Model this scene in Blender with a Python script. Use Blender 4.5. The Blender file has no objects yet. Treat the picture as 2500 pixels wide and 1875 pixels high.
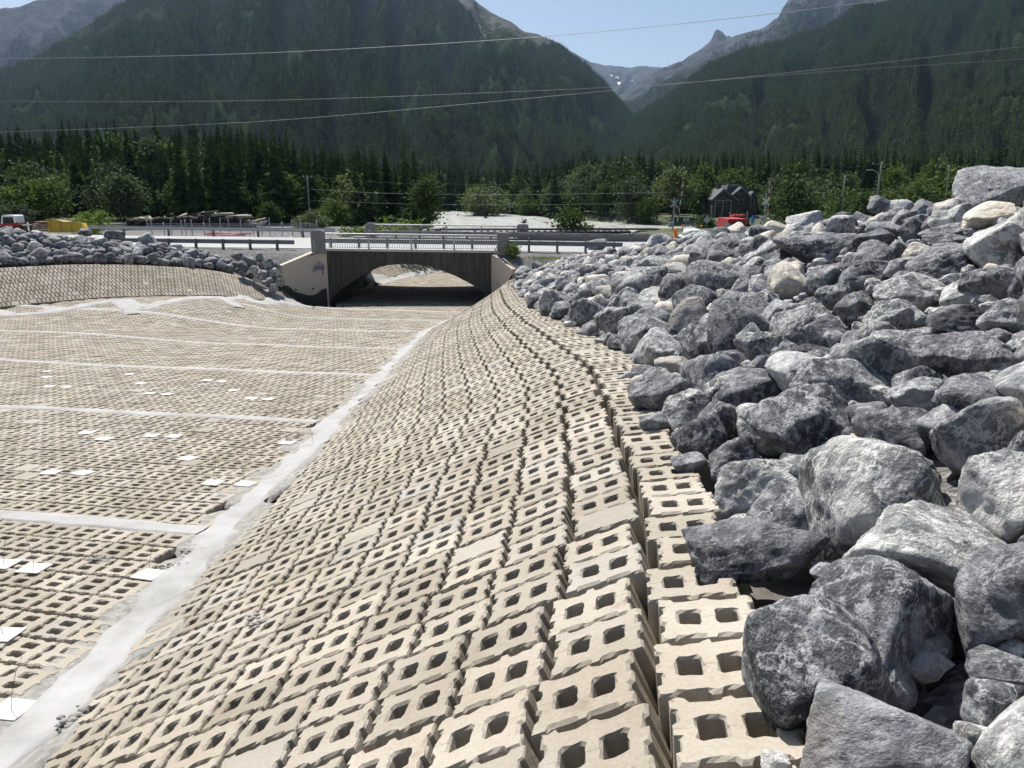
import bpy, math, random
import numpy as np
from mathutils import Vector, Matrix, noise
from mathutils.geometry import tessellate_polygon

sc = bpy.context.scene
R = math.radians
# ------------------------------------------------------------------ camera, sky, sun, exposure
CZ = 10.0                      # eye level; heights below are written relative to the eye and lifted by CZ
PITCH = R(13.96); FPX = 1960.0
cd = bpy.data.cameras.new('camera'); cam = bpy.data.objects.new('camera', cd)
sc.collection.objects.link(cam); sc.camera = cam
cam.location = (0, 0, CZ); cam.rotation_euler = (R(90) - PITCH, 0, 0)
cd.sensor_width = 36; cd.lens = FPX / 2500 * 36; cd.clip_end = 30000; cd.clip_start = 0.1

SUN_EL, SUN_AZ = R(54), R(-24)       # azimuth from the view direction, negative = to the left
w = bpy.data.worlds.new('World'); sc.world = w; w.use_nodes = True
nt = w.node_tree; bgn = nt.nodes['Background']
sky = nt.nodes.new('ShaderNodeTexSky'); sky.sky_type = 'NISHITA'; sky.sun_disc = False
sky.sun_elevation = SUN_EL; sky.sun_rotation = SUN_AZ
sky.altitude = 1300; sky.air_density = 1.0; sky.dust_density = 4.0; sky.ozone_density = 1.6
nt.links.new(sky.outputs[0], bgn.inputs[0]); bgn.inputs[1].default_value = 0.076
sl = bpy.data.lights.new('sun', 'SUN'); sl.energy = 5.0; sl.angle = R(0.5); sl.color = (1, 0.965, 0.91)
so = bpy.data.objects.new('sun', sl); sc.collection.objects.link(so)
sd = Vector((math.sin(SUN_AZ) * math.cos(SUN_EL), math.cos(SUN_AZ) * math.cos(SUN_EL), math.sin(SUN_EL)))
so.rotation_euler = (-sd).to_track_quat('-Z', 'Y').to_euler(); so.location = (0, 0, 60)
sc.view_settings.view_transform = 'Standard'; sc.view_settings.look = 'None'
sc.view_settings.exposure = 0.48; sc.view_settings.gamma = 1
sc.cycles.use_denoising = True
sc.cycles.max_bounces = 8; sc.cycles.diffuse_bounces = 3; sc.cycles.glossy_bounces = 2
sc.cycles.transmission_bounces = 3; sc.cycles.volume_bounces = 0; sc.cycles.transparent_max_bounces = 6
sc.cycles.caustics_reflective = False; sc.cycles.caustics_refractive = False

# ------------------------------------------------------------------ helpers
rnd = random.Random(7); nr = np.random.default_rng(7)
CP, SP = math.cos(PITCH), math.sin(PITCH)
def ray(x, y):
    u = (x - 1250) / FPX; v = (937.5 - y) / FPX
    return Vector((u, CP + v * SP, -SP + v * CP))
def at(x, y, Y):
    d = ray(x, y); return d * (Y / d.y) + Vector((0, 0, CZ))
def pixscale(p):                     # metres per photo pixel at a point
    return ((p[1]) * CP - (p[2] - CZ) * SP) / FPX
def interp(x, xs, ys): return np.interp(x, xs, ys)
def S(x, a, b):
    t = np.clip((np.asarray(x, float) - a) / (b - a), 0, 1); return t * t * (3 - 2 * t)
def link(o, parent=None):
    sc.collection.objects.link(o)
    if parent is not None: o.parent = parent
    return o
def mesh(name, V, F, mat=None, smooth=False):
    me = bpy.data.meshes.new(name)
    V = np.asarray(V, np.float32).reshape(-1, 3)
    if isinstance(F, np.ndarray):
        n, k = F.shape
        me.vertices.add(len(V)); me.vertices.foreach_set('co', V.ravel())
        me.loops.add(n * k); me.loops.foreach_set('vertex_index', F.astype(np.int32).ravel())
        me.polygons.add(n); me.polygons.foreach_set('loop_start', np.arange(0, n * k, k, dtype=np.int32))
        me.polygons.foreach_set('loop_total', np.full(n, k, np.int32))
        me.update(calc_edges=True)
    else:
        me.from_pydata([tuple(map(float, v)) for v in V], [], F); me.update()
    if mat is not None: me.materials.append(mat)
    me.polygons.foreach_set('use_smooth', np.full(len(me.polygons), bool(smooth)))
    me.validate()
    return me
def obj(name, me, parent=None, loc=None, label=None, cat=None, group=None, kind=None):
    o = bpy.data.objects.new(name, me); link(o, parent)
    if loc is not None: o.location = loc
    if label: o['label'] = label
    if cat: o['category'] = cat
    if group: o['group'] = group
    if kind: o['kind'] = kind
    return o
def empty(name, loc, label, cat, group=None, rz=0):
    o = obj(name, None, None, loc, label, cat, group); o.rotation_euler.z = rz; o.empty_display_size = 0.2
    return o
class MB:                            # collects shapes into one mesh
    def __init__(s): s.V = []; s.F = []
    def add(s, V, F):
        b = len(s.V); s.V += [tuple(v) for v in V]; s.F += [tuple(i + b for i in f) for f in F]; return s
    def box(s, c, d, rz=0, rx=0, ry=0, taper=1.0):
        M = Matrix.Translation(c) @ Matrix.Rotation(rz, 4, 'Z') @ Matrix.Rotation(ry, 4, 'Y') @ Matrix.Rotation(rx, 4, 'X')
        V = []
        for z in (-1, 1):
            k = taper if z > 0 else 1
            for x, y in ((-1, -1), (1, -1), (1, 1), (-1, 1)): V.append(M @ Vector((x * d[0] / 2 * k, y * d[1] / 2 * k, z * d[2] / 2)))
        return s.add(V, [(3, 2, 1, 0), (4, 5, 6, 7), (0, 1, 5, 4), (1, 2, 6, 5), (2, 3, 7, 6), (3, 0, 4, 7)])
    def prism(s, poly, axis, a, b):  # poly of 2-tuples, extruded along axis ('x','y','z') from a to b
        n = len(poly)
        def P(p, t): return {'x': (t, p[0], p[1]), 'y': (p[0], t, p[1]), 'z': (p[0], p[1], t)}[axis]
        V = [P(p, a) for p in poly] + [P(p, b) for p in poly]
        F = [tuple(range(n)), tuple(range(2 * n - 1, n - 1, -1))] + [(i, i + n, (i + 1) % n + n, (i + 1) % n) for i in range(n)]
        return s.add(V, F)
    def tube(s, pts, r, n=8):
        pts = [Vector(p) for p in pts]; m = len(pts)
        rr = r if isinstance(r, (list, tuple)) else [r] * m
        V = []
        for i, p in enumerate(pts):
            t = (pts[min(i + 1, m - 1)] - pts[max(i - 1, 0)]).normalized()
            a = t.cross(Vector((0, 0, 1)) if abs(t.z) < 0.95 else Vector((1, 0, 0))).normalized(); b = t.cross(a)
            for k in range(n): V.append(p + (a * math.cos(2 * math.pi * k / n) + b * math.sin(2 * math.pi * k / n)) * rr[i])
        F = [(i * n + k, i * n + (k + 1) % n, (i + 1) * n + (k + 1) % n, (i + 1) * n + k) for i in range(m - 1) for k in range(n)]
        F += [tuple(range(n - 1, -1, -1)), tuple(range((m - 1) * n, m * n))]
        return s.add(V, F)
    def mesh(s, name, mat, smooth=False): return mesh(name, s.V, s.F, mat, smooth)
    def obj(s, name, mat, parent=None, smooth=False, **k): return obj(name, s.mesh(name, mat, smooth), parent, **k)
def grid_faces(nu, nv):              # nu rows of nv points
    i = np.arange(nu - 1)[:, None] * nv + np.arange(nv - 1)[None, :]
    return np.stack([i, i + 1, i + nv + 1, i + nv], -1).reshape(-1, 4)
def fbm(x, y, seed=0, octaves=4, lac=2.03, gain=0.5):   # value noise on arrays
    x = np.asarray(x, float); y = np.asarray(y, float); out = np.zeros(np.broadcast(x, y).shape); a = 1.0
    tab = np.random.default_rng(seed).random((256, 256))
    for k in range(octaves):
        xi = np.floor(x).astype(int); yi = np.floor(y).astype(int); fx = x - xi; fy = y - yi
        fx = fx * fx * (3 - 2 * fx); fy = fy * fy * (3 - 2 * fy)
        g = lambda i, j: tab[(xi + i) & 255, (yi + j) & 255]
        out += a * ((g(0, 0) * (1 - fx) + g(1, 0) * fx) * (1 - fy) + (g(0, 1) * (1 - fx) + g(1, 1) * fx) * fy - 0.5)
        x = x * lac + 17.3; y = y * lac + 5.1; a *= gain
    return out

# ------------------------------------------------------------------ materials
def new_mat(name):
    m = bpy.data.materials.new(name); m.use_nodes = True
    t = m.node_tree; return m, t, t.nodes['Principled BSDF']
def N(t, typ, **k):
    n = t.nodes.new(typ)
    for a, b in k.items(): setattr(n, a, b)
    return n
def L(t, a, b): t.links.new(a, b)
def ramp(t, fac, stops):
    r = N(t, 'ShaderNodeValToRGB'); e = r.color_ramp.elements
    while len(e) < len(stops): e.new(0.5)
    for i, (p, c) in enumerate(stops): e[i].position = p; e[i].color = (*c, 1) if len(c) == 3 else c
    L(t, fac, r.inputs[0]); return r.outputs[0]
def noise_n(t, scale, detail=4, rough=0.55, vec=None, dist=0.0):
    n = N(t, 'ShaderNodeTexNoise'); n.inputs['Scale'].default_value = scale; n.inputs['Detail'].default_value = detail
    n.inputs['Roughness'].default_value = rough; n.inputs['Distortion'].default_value = dist
    if vec is not None: L(t, vec, n.inputs['Vector'])
    return n.outputs[0]
def pos(t): return N(t, 'ShaderNodeNewGeometry').outputs['Position']
def mixc(t, fac, a, b, mode='MIX'):
    m = N(t, 'ShaderNodeMix', data_type='RGBA', blend_type=mode)
    for s, v in ((m.inputs[0], fac), (m.inputs[6], a), (m.inputs[7], b)):
        if isinstance(v, (int, float)): s.default_value = v
        elif isinstance(v, tuple): s.default_value = (*v, 1)
        else: L(t, v, s)
    return m.outputs[2]
def math_n(t, op, a, b=0.0, clamp=False):
    m = N(t, 'ShaderNodeMath', operation=op, use_clamp=clamp)
    for s, v in ((m.inputs[0], a), (m.inputs[1], b)):
        if isinstance(v, (int, float)): s.default_value = v
        else: L(t, v, s)
    return m.outputs[0]
def bump(t, p, h, strength=0.4, dist=0.01):
    b = N(t, 'ShaderNodeBump'); b.inputs['Strength'].default_value = strength; b.inputs['Distance'].default_value = dist
    L(t, h, b.inputs['Height']); L(t, b.outputs[0], p.inputs['Normal']); return b
def rand1(t):                        # one random number per piece, for single objects and joined ones
    a = N(t, 'ShaderNodeObjectInfo').outputs['Random']; b = N(t, 'ShaderNodeNewGeometry').outputs['Random Per Island']
    return math_n(t, 'FRACT', math_n(t, 'ADD', a, b))
def simple(name, col, rough=0.7, metal=0.0, var=0.12, scale=6.0, bmp=0.15, spec=0.4):
    m, t, p = new_mat(name)
    f = noise_n(t, scale, 5, 0.6, pos(t))
    lo = tuple(c * (1 - var) for c in col); hi = tuple(min(1, c * (1 + var)) for c in col)
    L(t, ramp(t, f, [(0.3, lo), (0.7, hi)]), p.inputs['Base Color'])
    p.inputs['Roughness'].default_value = rough; p.inputs['Metallic'].default_value = metal
    p.inputs['Specular IOR Level'].default_value = spec
    if bmp: bump(t, p, noise_n(t, scale * 6, 4, 0.6, pos(t)), bmp, 0.02)
    return m

def concrete_block_mat(name, lo, hi, grey, seam=False):
    m, t, p = new_mat(name); P = pos(t)
    r = rand1(t)
    c = ramp(t, r, [(0.0, lo), (0.5, tuple((a + b) / 2 for a, b in zip(lo, hi))), (0.93, hi), (1.0, grey)])
    stain = ramp(t, noise_n(t, 0.9, 5, 0.65, P), [(0.38, (0.80, 0.78, 0.74)), (0.6, (1, 1, 1))])
    c = mixc(t, 0.8, c, stain, 'MULTIPLY')
    fine = ramp(t, noise_n(t, 55, 4, 0.7, P), [(0.3, (0.86, 0.85, 0.83)), (0.65, (1.03, 1.03, 1.03))])
    c = mixc(t, 1.0, c, fine, 'MULTIPLY')
    pit = N(t, 'ShaderNodeTexVoronoi'); pit.inputs['Scale'].default_value = 38; L(t, P, pit.inputs['Vector'])
    pits = ramp(t, pit.outputs['Distance'], [(0.05, (0.55, 0.53, 0.5)), (0.11, (1, 1, 1))])
    sel = ramp(t, noise_n(t, 9, 2, 0.5, P), [(0.58, (0, 0, 0)), (0.63, (1, 1, 1))])
    c = mixc(t, sel, c, mixc(t, 1.0, c, pits, 'MULTIPLY'))
    dirt = ramp(t, noise_n(t, 3.3, 7, 0.72, P), [(0.60, (1, 1, 1)), (0.74, (0.70, 0.68, 0.64))]); c = mixc(t, 1.0, c, dirt, 'MULTIPLY')
    sm = None
    if seam:
        tc = N(t, 'ShaderNodeTexCoord').outputs['Object']; sx = N(t, 'ShaderNodeSeparateXYZ'); L(t, tc, sx.inputs[0])
        wob = math_n(t, 'MULTIPLY', math_n(t, 'SUBTRACT', noise_n(t, 40, 3, 0.6, P), 0.5), 0.022)
        sm = ramp(t, math_n(t, 'ABSOLUTE', math_n(t, 'ADD', sx.outputs[1], wob)), [(0.0012, (1, 1, 1)), (0.0032, (0, 0, 0))])
        sm = math_n(t, 'MULTIPLY', sm, ramp(t, noise_n(t, 6, 2, 0.5, P), [(0.38, (0, 0, 0)), (0.5, (1, 1, 1))]))
        c = mixc(t, math_n(t, 'MULTIPLY', sm, 0.75), c, (0.17, 0.15, 0.12))
    L(t, c, p.inputs['Base Color']); p.inputs['Roughness'].default_value = 0.92; p.inputs['Specular IOR Level'].default_value = 0.15
    h = math_n(t, 'ADD', noise_n(t, 70, 5, 0.7, P), math_n(t, 'MULTIPLY', noise_n(t, 14, 3, 0.6, P), 1.6))
    bump(t, p, h, 0.45, 0.006)
    return m
M_BLOCK = concrete_block_mat('block_concrete', (0.36, 0.322, 0.264), (0.485, 0.438, 0.366), (0.41, 0.386, 0.343))
M_BLOCKN = concrete_block_mat('near_block_concrete', (0.36, 0.322, 0.264), (0.485, 0.438, 0.366), (0.41, 0.386, 0.343), True)
M_SOLID = concrete_block_mat('solid_block_concrete', (0.375, 0.345, 0.295), (0.44, 0.408, 0.352), (0.40, 0.382, 0.345))

def grout_mat():
    m, t, p = new_mat('grout'); P = pos(t)
    c = ramp(t, noise_n(t, 1.3, 6, 0.65, P), [(0.3, (0.29, 0.283, 0.268)), (0.5, (0.40, 0.393, 0.378)), (0.75, (0.475, 0.47, 0.456))])
    f = ramp(t, noise_n(t, 30, 4, 0.6, P), [(0.3, (0.93, 0.93, 0.92)), (0.7, (1, 1, 1))])
    L(t, mixc(t, 1.0, c, f, 'MULTIPLY'), p.inputs['Base Color']); p.inputs['Roughness'].default_value = 0.85
    p.inputs['Specular IOR Level'].default_value = 0.2
    bump(t, p, math_n(t, 'ADD', noise_n(t, 4, 4, 0.6, P), math_n(t, 'MULTIPLY', noise_n(t, 60, 3, 0.6, P), 0.15)), 0.35, 0.03)
    return m
M_GROUT = grout_mat()
M_MORTAR = simple('mortar_crust', (0.30, 0.29, 0.265), 0.95, var=0.35, scale=14, bmp=0.6)
M_SUB = simple('subgrade_soil', (0.13, 0.12, 0.105), 0.95, var=0.3, scale=9, bmp=0.5)

def rock_mat(name, dark, mid, light, vein=0.75, veins=0.65, tan=0.25):
    m, t, p = new_mat(name)
    oi = N(t, 'ShaderNodeObjectInfo'); ge = N(t, 'ShaderNodeNewGeometry')
    r = math_n(t, 'FRACT', math_n(t, 'ADD', oi.outputs['Random'], ge.outputs['Random Per Island']))
    off = N(t, 'ShaderNodeVectorMath', operation='SCALE'); off.inputs[0].default_value = (31.7, 17.1, 23.9); L(t, r, off.inputs['Scale'])
    add = N(t, 'ShaderNodeVectorMath', operation='ADD'); L(t, ge.outputs['Position'], add.inputs[0]); L(t, off.outputs[0], add.inputs[1])
    rot = N(t, 'ShaderNodeVectorRotate', rotation_type='EULER_XYZ'); L(t, add.outputs[0], rot.inputs['Vector'])
    ra = N(t, 'ShaderNodeVectorMath', operation='SCALE'); ra.inputs[0].default_value = (5.1, 3.3, 7.7); L(t, r, ra.inputs['Scale'])
    L(t, ra.outputs[0], rot.inputs['Rotation']); P = rot.outputs[0]
    st = N(t, 'ShaderNodeMapping'); st.inputs['Scale'].default_value = (1, 1, 1.45); L(t, P, st.inputs['Vector']); Q = st.outputs[0]
    big = noise_n(t, 2.1, 7, 0.66, Q, 0.15)
    c = ramp(t, big, [(0.36, dark), (0.5, mid), (0.66, light)])
    # mottling: pale crystalline blotches with frayed edges, drawn out along the bedding
    mot = noise_n(t, 8.5, 10, 0.76, Q, 0.25)
    c = mixc(t, ramp(t, mot, [(0.50, (0, 0, 0)), (0.575, (0.75,) * 3)]), c, tuple(min(1, x * 1.25) for x in light))
    dk = noise_n(t, 5.5, 9, 0.74, Q, 0.2)
    c = mixc(t, ramp(t, dk, [(0.36, (0.85,) * 3), (0.47, (0, 0, 0))]), c, dark)
    # thin calcite veins: ridges of distorted noise
    v1 = math_n(t, 'ABSOLUTE', math_n(t, 'SUBTRACT', noise_n(t, 2.6, 6, 0.6, P, 0.2), 0.5))
    v2 = math_n(t, 'ABSOLUTE', math_n(t, 'SUBTRACT', noise_n(t, 8.0, 6, 0.65, Q, 0.1), 0.5))
    vv = math_n(t, 'MINIMUM', v1, math_n(t, 'ADD', v2, 0.004))
    vf = ramp(t, vv, [(0.002, (veins,) * 3), (0.013, (0, 0, 0))])
    c = mixc(t, vf, c, (vein, vein, vein * 0.98))
    tn = ramp(t, noise_n(t, 1.1, 5, 0.6, P), [(0.60, (0, 0, 0)), (0.70, (tan,) * 3)])
    c = mixc(t, tn, c, (0.42, 0.33, 0.23))
    br = ramp(t, r, [(0, (0.62, 0.63, 0.66)), (0.5, (0.95, 0.95, 0.96)), (1, (1.3, 1.28, 1.22))])
    c = mixc(t, 1.0, c, br, 'MULTIPLY')
    L(t, c, p.inputs['Base Color']); p.inputs['Roughness'].default_value = 0.72; p.inputs['Specular IOR Level'].default_value = 0.3
    h = math_n(t, 'ADD', math_n(t, 'MULTIPLY', noise_n(t, 5, 9, 0.68, Q, 0.1), 1.0), math_n(t, 'MULTIPLY', noise_n(t, 22, 5, 0.65, Q, 0.0), 0.35))
    bump(t, p, h, 0.85, 0.09)
    return m
M_ROCK = rock_mat('grey_limestone', (0.040, 0.042, 0.048), (0.150, 0.153, 0.161), (0.43, 0.432, 0.435))
M_ROCKL = rock_mat('pale_grey_limestone', (0.09, 0.091, 0.097), (0.29, 0.292, 0.298), (0.56, 0.56, 0.55), tan=0.45)
M_CREAM = rock_mat('cream_limestone', (0.42, 0.38, 0.31), (0.56, 0.51, 0.43), (0.68, 0.64, 0.57), 0.7, 0.15, 0.5)
M_ROCKD = rock_mat('dark_limestone', (0.028, 0.030, 0.036), (0.098, 0.101, 0.111), (0.29, 0.293, 0.303), 0.6, 0.45, 0.12)

def gravel_mat(name, a, b, c_, scale=22):
    m, t, p = new_mat(name); P = pos(t)
    v = N(t, 'ShaderNodeTexVoronoi'); v.inputs['Scale'].default_value = scale; L(t, P, v.inputs['Vector'])
    sep = N(t, 'ShaderNodeSeparateColor'); L(t, v.outputs['Color'], sep.inputs[0])
    c = ramp(t, sep.outputs[0], [(0.1, a), (0.6, b), (1.0, c_)])
    c = mixc(t, 0.6, c, ramp(t, noise_n(t, 0.5, 5, 0.6, P), [(0.35, (0.7, 0.68, 0.66)), (0.65, (1.1, 1.1, 1.1))]), 'MULTIPLY')
    L(t, c, p.inputs['Base Color']); p.inputs['Roughness'].default_value = 0.9; p.inputs['Specular IOR Level'].default_value = 0.2
    bump(t, p, v.outputs['Distance'], 0.8, 0.05)
    return m
M_GRAVEL = gravel_mat('grey_gravel', (0.10, 0.10, 0.10), (0.20, 0.20, 0.195), (0.36, 0.35, 0.33))
M_GRAVELT = gravel_mat('tan_gravel', (0.20, 0.185, 0.16), (0.33, 0.31, 0.27), (0.50, 0.47, 0.42), 14)
def ground_mat():
    m, t, p = new_mat('valley_ground'); P = pos(t)
    c = ramp(t, noise_n(t, 0.08, 6, 0.6, P), [(0.35, (0.035, 0.055, 0.02)), (0.5, (0.07, 0.095, 0.03)), (0.62, (0.16, 0.15, 0.11)), (0.72, (0.24, 0.23, 0.2))])
    L(t, mixc(t, 0.7, c, ramp(t, noise_n(t, 3, 5, 0.7, P), [(0.3, (0.55, 0.55, 0.5)), (0.7, (1.15, 1.15, 1.1))]), 'MULTIPLY'), p.inputs['Base Color'])
    p.inputs['Roughness'].default_value = 0.95; bump(t, p, noise_n(t, 2.5, 6, 0.7, P), 0.8, 0.3)
    return m
M_GROUND = ground_mat()
M_ROAD = simple('sun_bleached_asphalt', (0.34, 0.34, 0.345), 0.8, var=0.1, scale=1.5, bmp=0.2)
M_PAINT = simple('road_paint', (0.78, 0.77, 0.72), 0.6, var=0.05)
M_CONC = simple('parapet_concrete', (0.25, 0.245, 0.23), 0.85, var=0.15, scale=3)
M_WING = simple('wing_wall_concrete', (0.62, 0.53, 0.43), 0.85, var=0.05, scale=1.2, bmp=0.1)
M_COPE = simple('coping_concrete', (0.52, 0.50, 0.46), 0.85, var=0.1, scale=3)
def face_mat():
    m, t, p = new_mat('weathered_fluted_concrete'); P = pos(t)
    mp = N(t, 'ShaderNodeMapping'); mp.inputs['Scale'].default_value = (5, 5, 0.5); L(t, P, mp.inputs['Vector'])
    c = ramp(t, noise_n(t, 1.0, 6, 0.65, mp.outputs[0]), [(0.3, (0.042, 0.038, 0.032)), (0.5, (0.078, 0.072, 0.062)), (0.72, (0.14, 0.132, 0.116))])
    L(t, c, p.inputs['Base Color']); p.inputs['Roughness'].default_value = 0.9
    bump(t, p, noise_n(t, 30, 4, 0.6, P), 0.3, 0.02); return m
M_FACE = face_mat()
M_DARKCOAT = simple('damp_proof_coat', (0.055, 0.052, 0.047), 0.85, var=0.25, scale=4)
M_GALV = simple('galvanised_steel', (0.42, 0.43, 0.44), 0.5, 0.55, 0.15, 5, 0.05)
M_GALVD = simple('weathered_galvanised_steel', (0.23, 0.235, 0.24), 0.6, 0.45, 0.2, 5, 0.05)
M_WOODPOST = simple('weathered_post', (0.17, 0.16, 0.145), 0.9, var=0.25, scale=9)
M_DARKSTEEL = simple('dark_girder_steel', (0.035, 0.032, 0.03), 0.7, 0.2, 0.3, 3)
M_RUSTY = simple('rusty_girder_steel', (0.10, 0.07, 0.055), 0.8, 0.1, 0.3, 3)
M_WHITE = simple('white_panel', (0.82, 0.82, 0.80), 0.45, var=0.03, bmp=0)
M_PLATE = simple('dusty_white_board', (0.56, 0.555, 0.535), 0.6, var=0.12, scale=9, bmp=0)
M_WIRE = simple('dark_wire', (0.07, 0.07, 0.07), 0.5, 0.5, bmp=0)
M_CABLE = simple('aluminium_cable', (0.30, 0.30, 0.30), 0.6, 0.3, bmp=0)
M_RED = simple('red_paint', (0.42, 0.025, 0.03), 0.4, var=0.08, bmp=0)
M_CARWHITE = simple('white_car_paint', (0.78, 0.79, 0.80), 0.3, var=0.02, bmp=0)
M_GLASSD = simple('dark_glass', (0.03, 0.035, 0.04), 0.12, var=0.1, bmp=0, spec=0.6)
M_BLACK = simple('black_rubber', (0.02, 0.02, 0.02), 0.8, var=0.1)
M_TARP = simple('yellow_tarpaulin', (0.52, 0.35, 0.04), 0.55, var=0.12, scale=2.5, bmp=0.5)
M_LUMBER = simple('sawn_lumber', (0.25, 0.16, 0.11), 0.85, var=0.3, scale=4)
M_BARK = simple('bark', (0.055, 0.046, 0.038), 0.95, var=0.35, scale=5, bmp=0.6)
M_LOGS = simple('split_log', (0.42, 0.36, 0.28), 0.9, var=0.3, scale=3)
M_POLE = simple('utility_pole_wood', (0.22, 0.20, 0.175), 0.9, var=0.2, scale=3)
M_ORANGE = simple('orange_paint', (0.75, 0.20, 0.02), 0.5, bmp=0)
M_BLUE = simple('blue_fabric', (0.12, 0.27, 0.6), 0.8, bmp=0)
M_SKIN = simple('skin', (0.5, 0.32, 0.23), 0.6, bmp=0)
M_SIGN = simple('bare_sign_aluminium', (0.42, 0.43, 0.43), 0.5, 0.3, 0.05, bmp=0)
M_GRAFFITI = simple('purple_spray_paint', (0.085, 0.07, 0.19), 0.5, var=0.2, bmp=0)
M_SIDING = simple('dark_timber_siding', (0.055, 0.05, 0.048), 0.8, var=0.2, scale=2)
M_TRIM = simple('grey_timber_trim', (0.22, 0.215, 0.21), 0.8, var=0.1)
M_ROOF = simple('charcoal_shingles', (0.095, 0.10, 0.108), 0.85, var=0.15, scale=3)
def water_mat():
    m, t, p = new_mat('river_water'); P = pos(t)
    p.inputs['Base Color'].default_value = (0.22, 0.24, 0.21, 1); p.inputs['Roughness'].default_value = 0.28
    p.inputs['IOR'].default_value = 1.33; p.inputs['Specular IOR Level'].default_value = 0.5
    foam_glitter = ramp(t, noise_n(t, 0.35, 9, 0.74, P), [(0.42, (0.30, 0.32, 0.275)), (0.64, (0.60, 0.61, 0.56))])  # milky water and whitewater; the pale blotches also paint in sun glitter
    L(t, foam_glitter, p.inputs['Base Color'])
    mp = N(t, 'ShaderNodeMapping'); mp.inputs['Rotation'].default_value = (0, 0, R(25)); mp.inputs['Scale'].default_value = (0.45, 1, 1); L(t, P, mp.inputs['Vector'])
    h = math_n(t, 'ADD', noise_n(t, 0.8, 6, 0.65, mp.outputs[0], 0.6), math_n(t, 'MULTIPLY', noise_n(t, 3.0, 4, 0.6, mp.outputs[0]), 0.35))
    bump(t, p, h, 1.0, 0.75); return m
M_WATER = water_mat()
def leaf_mat(name, a, b, transl=0.35, rough=0.7, spec=0.12):
    m, t, p = new_mat(name)
    r = rand1(t); r2 = N(t, 'ShaderNodeObjectInfo').outputs['Random']
    c = ramp(t, r, [(0, a), (1, b)])
    c = mixc(t, 1.0, c, ramp(t, r2, [(0, (0.62, 0.66, 0.68)), (0.5, (1, 1, 1)), (1, (1.45, 1.38, 1.1))]), 'MULTIPLY')
    L(t, c, p.inputs['Base Color']); p.inputs['Roughness'].default_value = rough; p.inputs['Specular IOR Level'].default_value = spec
    tr = N(t, 'ShaderNodeBsdfTranslucent'); L(t, mixc(t, 1.0, c, (1.15, 1.2, 0.75), 'MULTIPLY'), tr.inputs[0])
    mx = N(t, 'ShaderNodeMixShader'); mx.inputs[0].default_value = transl
    L(t, p.outputs[0], mx.inputs[1]); L(t, tr.outputs[0], mx.inputs[2])
    L(t, mx.outputs[0], t.nodes['Material Output'].inputs[0]); return m
M_SPRUCE = leaf_mat('spruce_needles', (0.024, 0.046, 0.020), (0.086, 0.126, 0.052), 0.22, 1.0, 0.0)
M_FARSPR = leaf_mat('far_spruce_needles', (0.024, 0.044, 0.023), (0.092, 0.124, 0.058), 0.2, 1.0, 0.0)
M_ASPEN = leaf_mat('aspen_leaves', (0.036, 0.064, 0.018), (0.082, 0.122, 0.036), 0.34)
M_WILLOW = leaf_mat('grey_green_leaves', (0.05, 0.075, 0.038), (0.115, 0.145, 0.082), 0.28)
M_FARLEAF = leaf_mat('far_leaf', (0.035, 0.06, 0.022), (0.075, 0.105, 0.042), 0.25, 1.0, 0.0)
M_BUSH = leaf_mat('shrub_leaves', (0.08, 0.13, 0.025), (0.17, 0.22, 0.06), 0.4)

# ------------------------------------------------------------------ shape of the land (heights relative to the eye)
G = math.tan(R(4.97))
TOE = np.array([(-3.3, -4), (-3.38, 0), (-3.4, 5), (-3.55, 7.4), (-3.6, 9.4), (-3.65, 15), (-3.75, 22), (-3.9, 30), (-3.9, 36), (-3.5, 42.3), (-2.9, 46.9), (-2.2, 51), (-1.65, 56.4)])
CRE = np.array([(0.55, -4), (0.75, 0), (0.86, 2.2), (1.05, 3), (1.35, 5), (1.42, 6.7), (1.62, 11.7), (1.05, 17.3), (0.25, 26.7), (-0.2, 41.7), (-0.15, 48), (0.2, 54), (0.3, 56.4)])
_yy = np.linspace(-4, 56.4, 605); _k = np.hanning(61); _k /= _k.sum()
def _sm(A):
    v = np.interp(_yy, A[:, 1], A[:, 0]); return np.convolve(np.pad(v, 30, 'edge'), _k, 'valid')
_TX, _CX = _sm(TOE), _sm(CRE)
def xtoe(Y): return np.interp(Y, _yy, _TX)
def xcre(Y): return np.interp(Y, _yy, _CX)
def gprof(Y):
    Y = np.asarray(Y, float)
    a = -3.41 - G * np.minimum(Y, 50)
    b = np.where(Y > 50, -0.53 * S(Y, 50, 58) * 1.0, 0.0)
    c = np.where(Y > 57, -0.012 * (Y - 57), 0.0)
    return a + b + c
def floor_h(X, Y):
    return (gprof(Y) + 0.35 * S(-np.asarray(X), 10, 20) * S(Y, 20, 32) + 0.85 * S(-np.asarray(X), 11, 18) * S(Y, 35, 44) * (1 - S(Y, 50, 55))
            + 0.05 * fbm(np.asarray(X) * 0.3, np.asarray(Y) * 0.3, 3, 2))
def bprof(s, s0=0.83):               # straight slope that rounds over at the rim
    m = 1 / (s0 + (1 - s0) / 2); d = np.maximum(s - s0, 0)
    return m * s - m * d * d / (2 * (1 - s0))
def right_h(X, Y):                    # right bank, rim and rubble bank
    X = np.asarray(X, float); Y = np.asarray(Y, float)
    xt, xc = xtoe(Y), xcre(Y); f = floor_h(xt, Y); s = np.clip((X - xt) / (xc - xt), 0, 1)
    z = f + 1.88 * bprof(s)
    zc = f + 1.88
    hb = np.interp(Y, [0, 14, 28, 45, 56], [2.35, 2.25, 1.85, 1.65, 1.25])
    d = np.maximum(X - xc - 0.45, 0)
    up = np.minimum(d * 0.42, hb); up = np.where(d * 0.42 > hb - 0.35, hb - 0.35 + 0.35 * (1 - np.exp(-(d * 0.42 - hb + 0.35) / 0.35)), up)
    return np.where(X > xc, zc + up, z)
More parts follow.
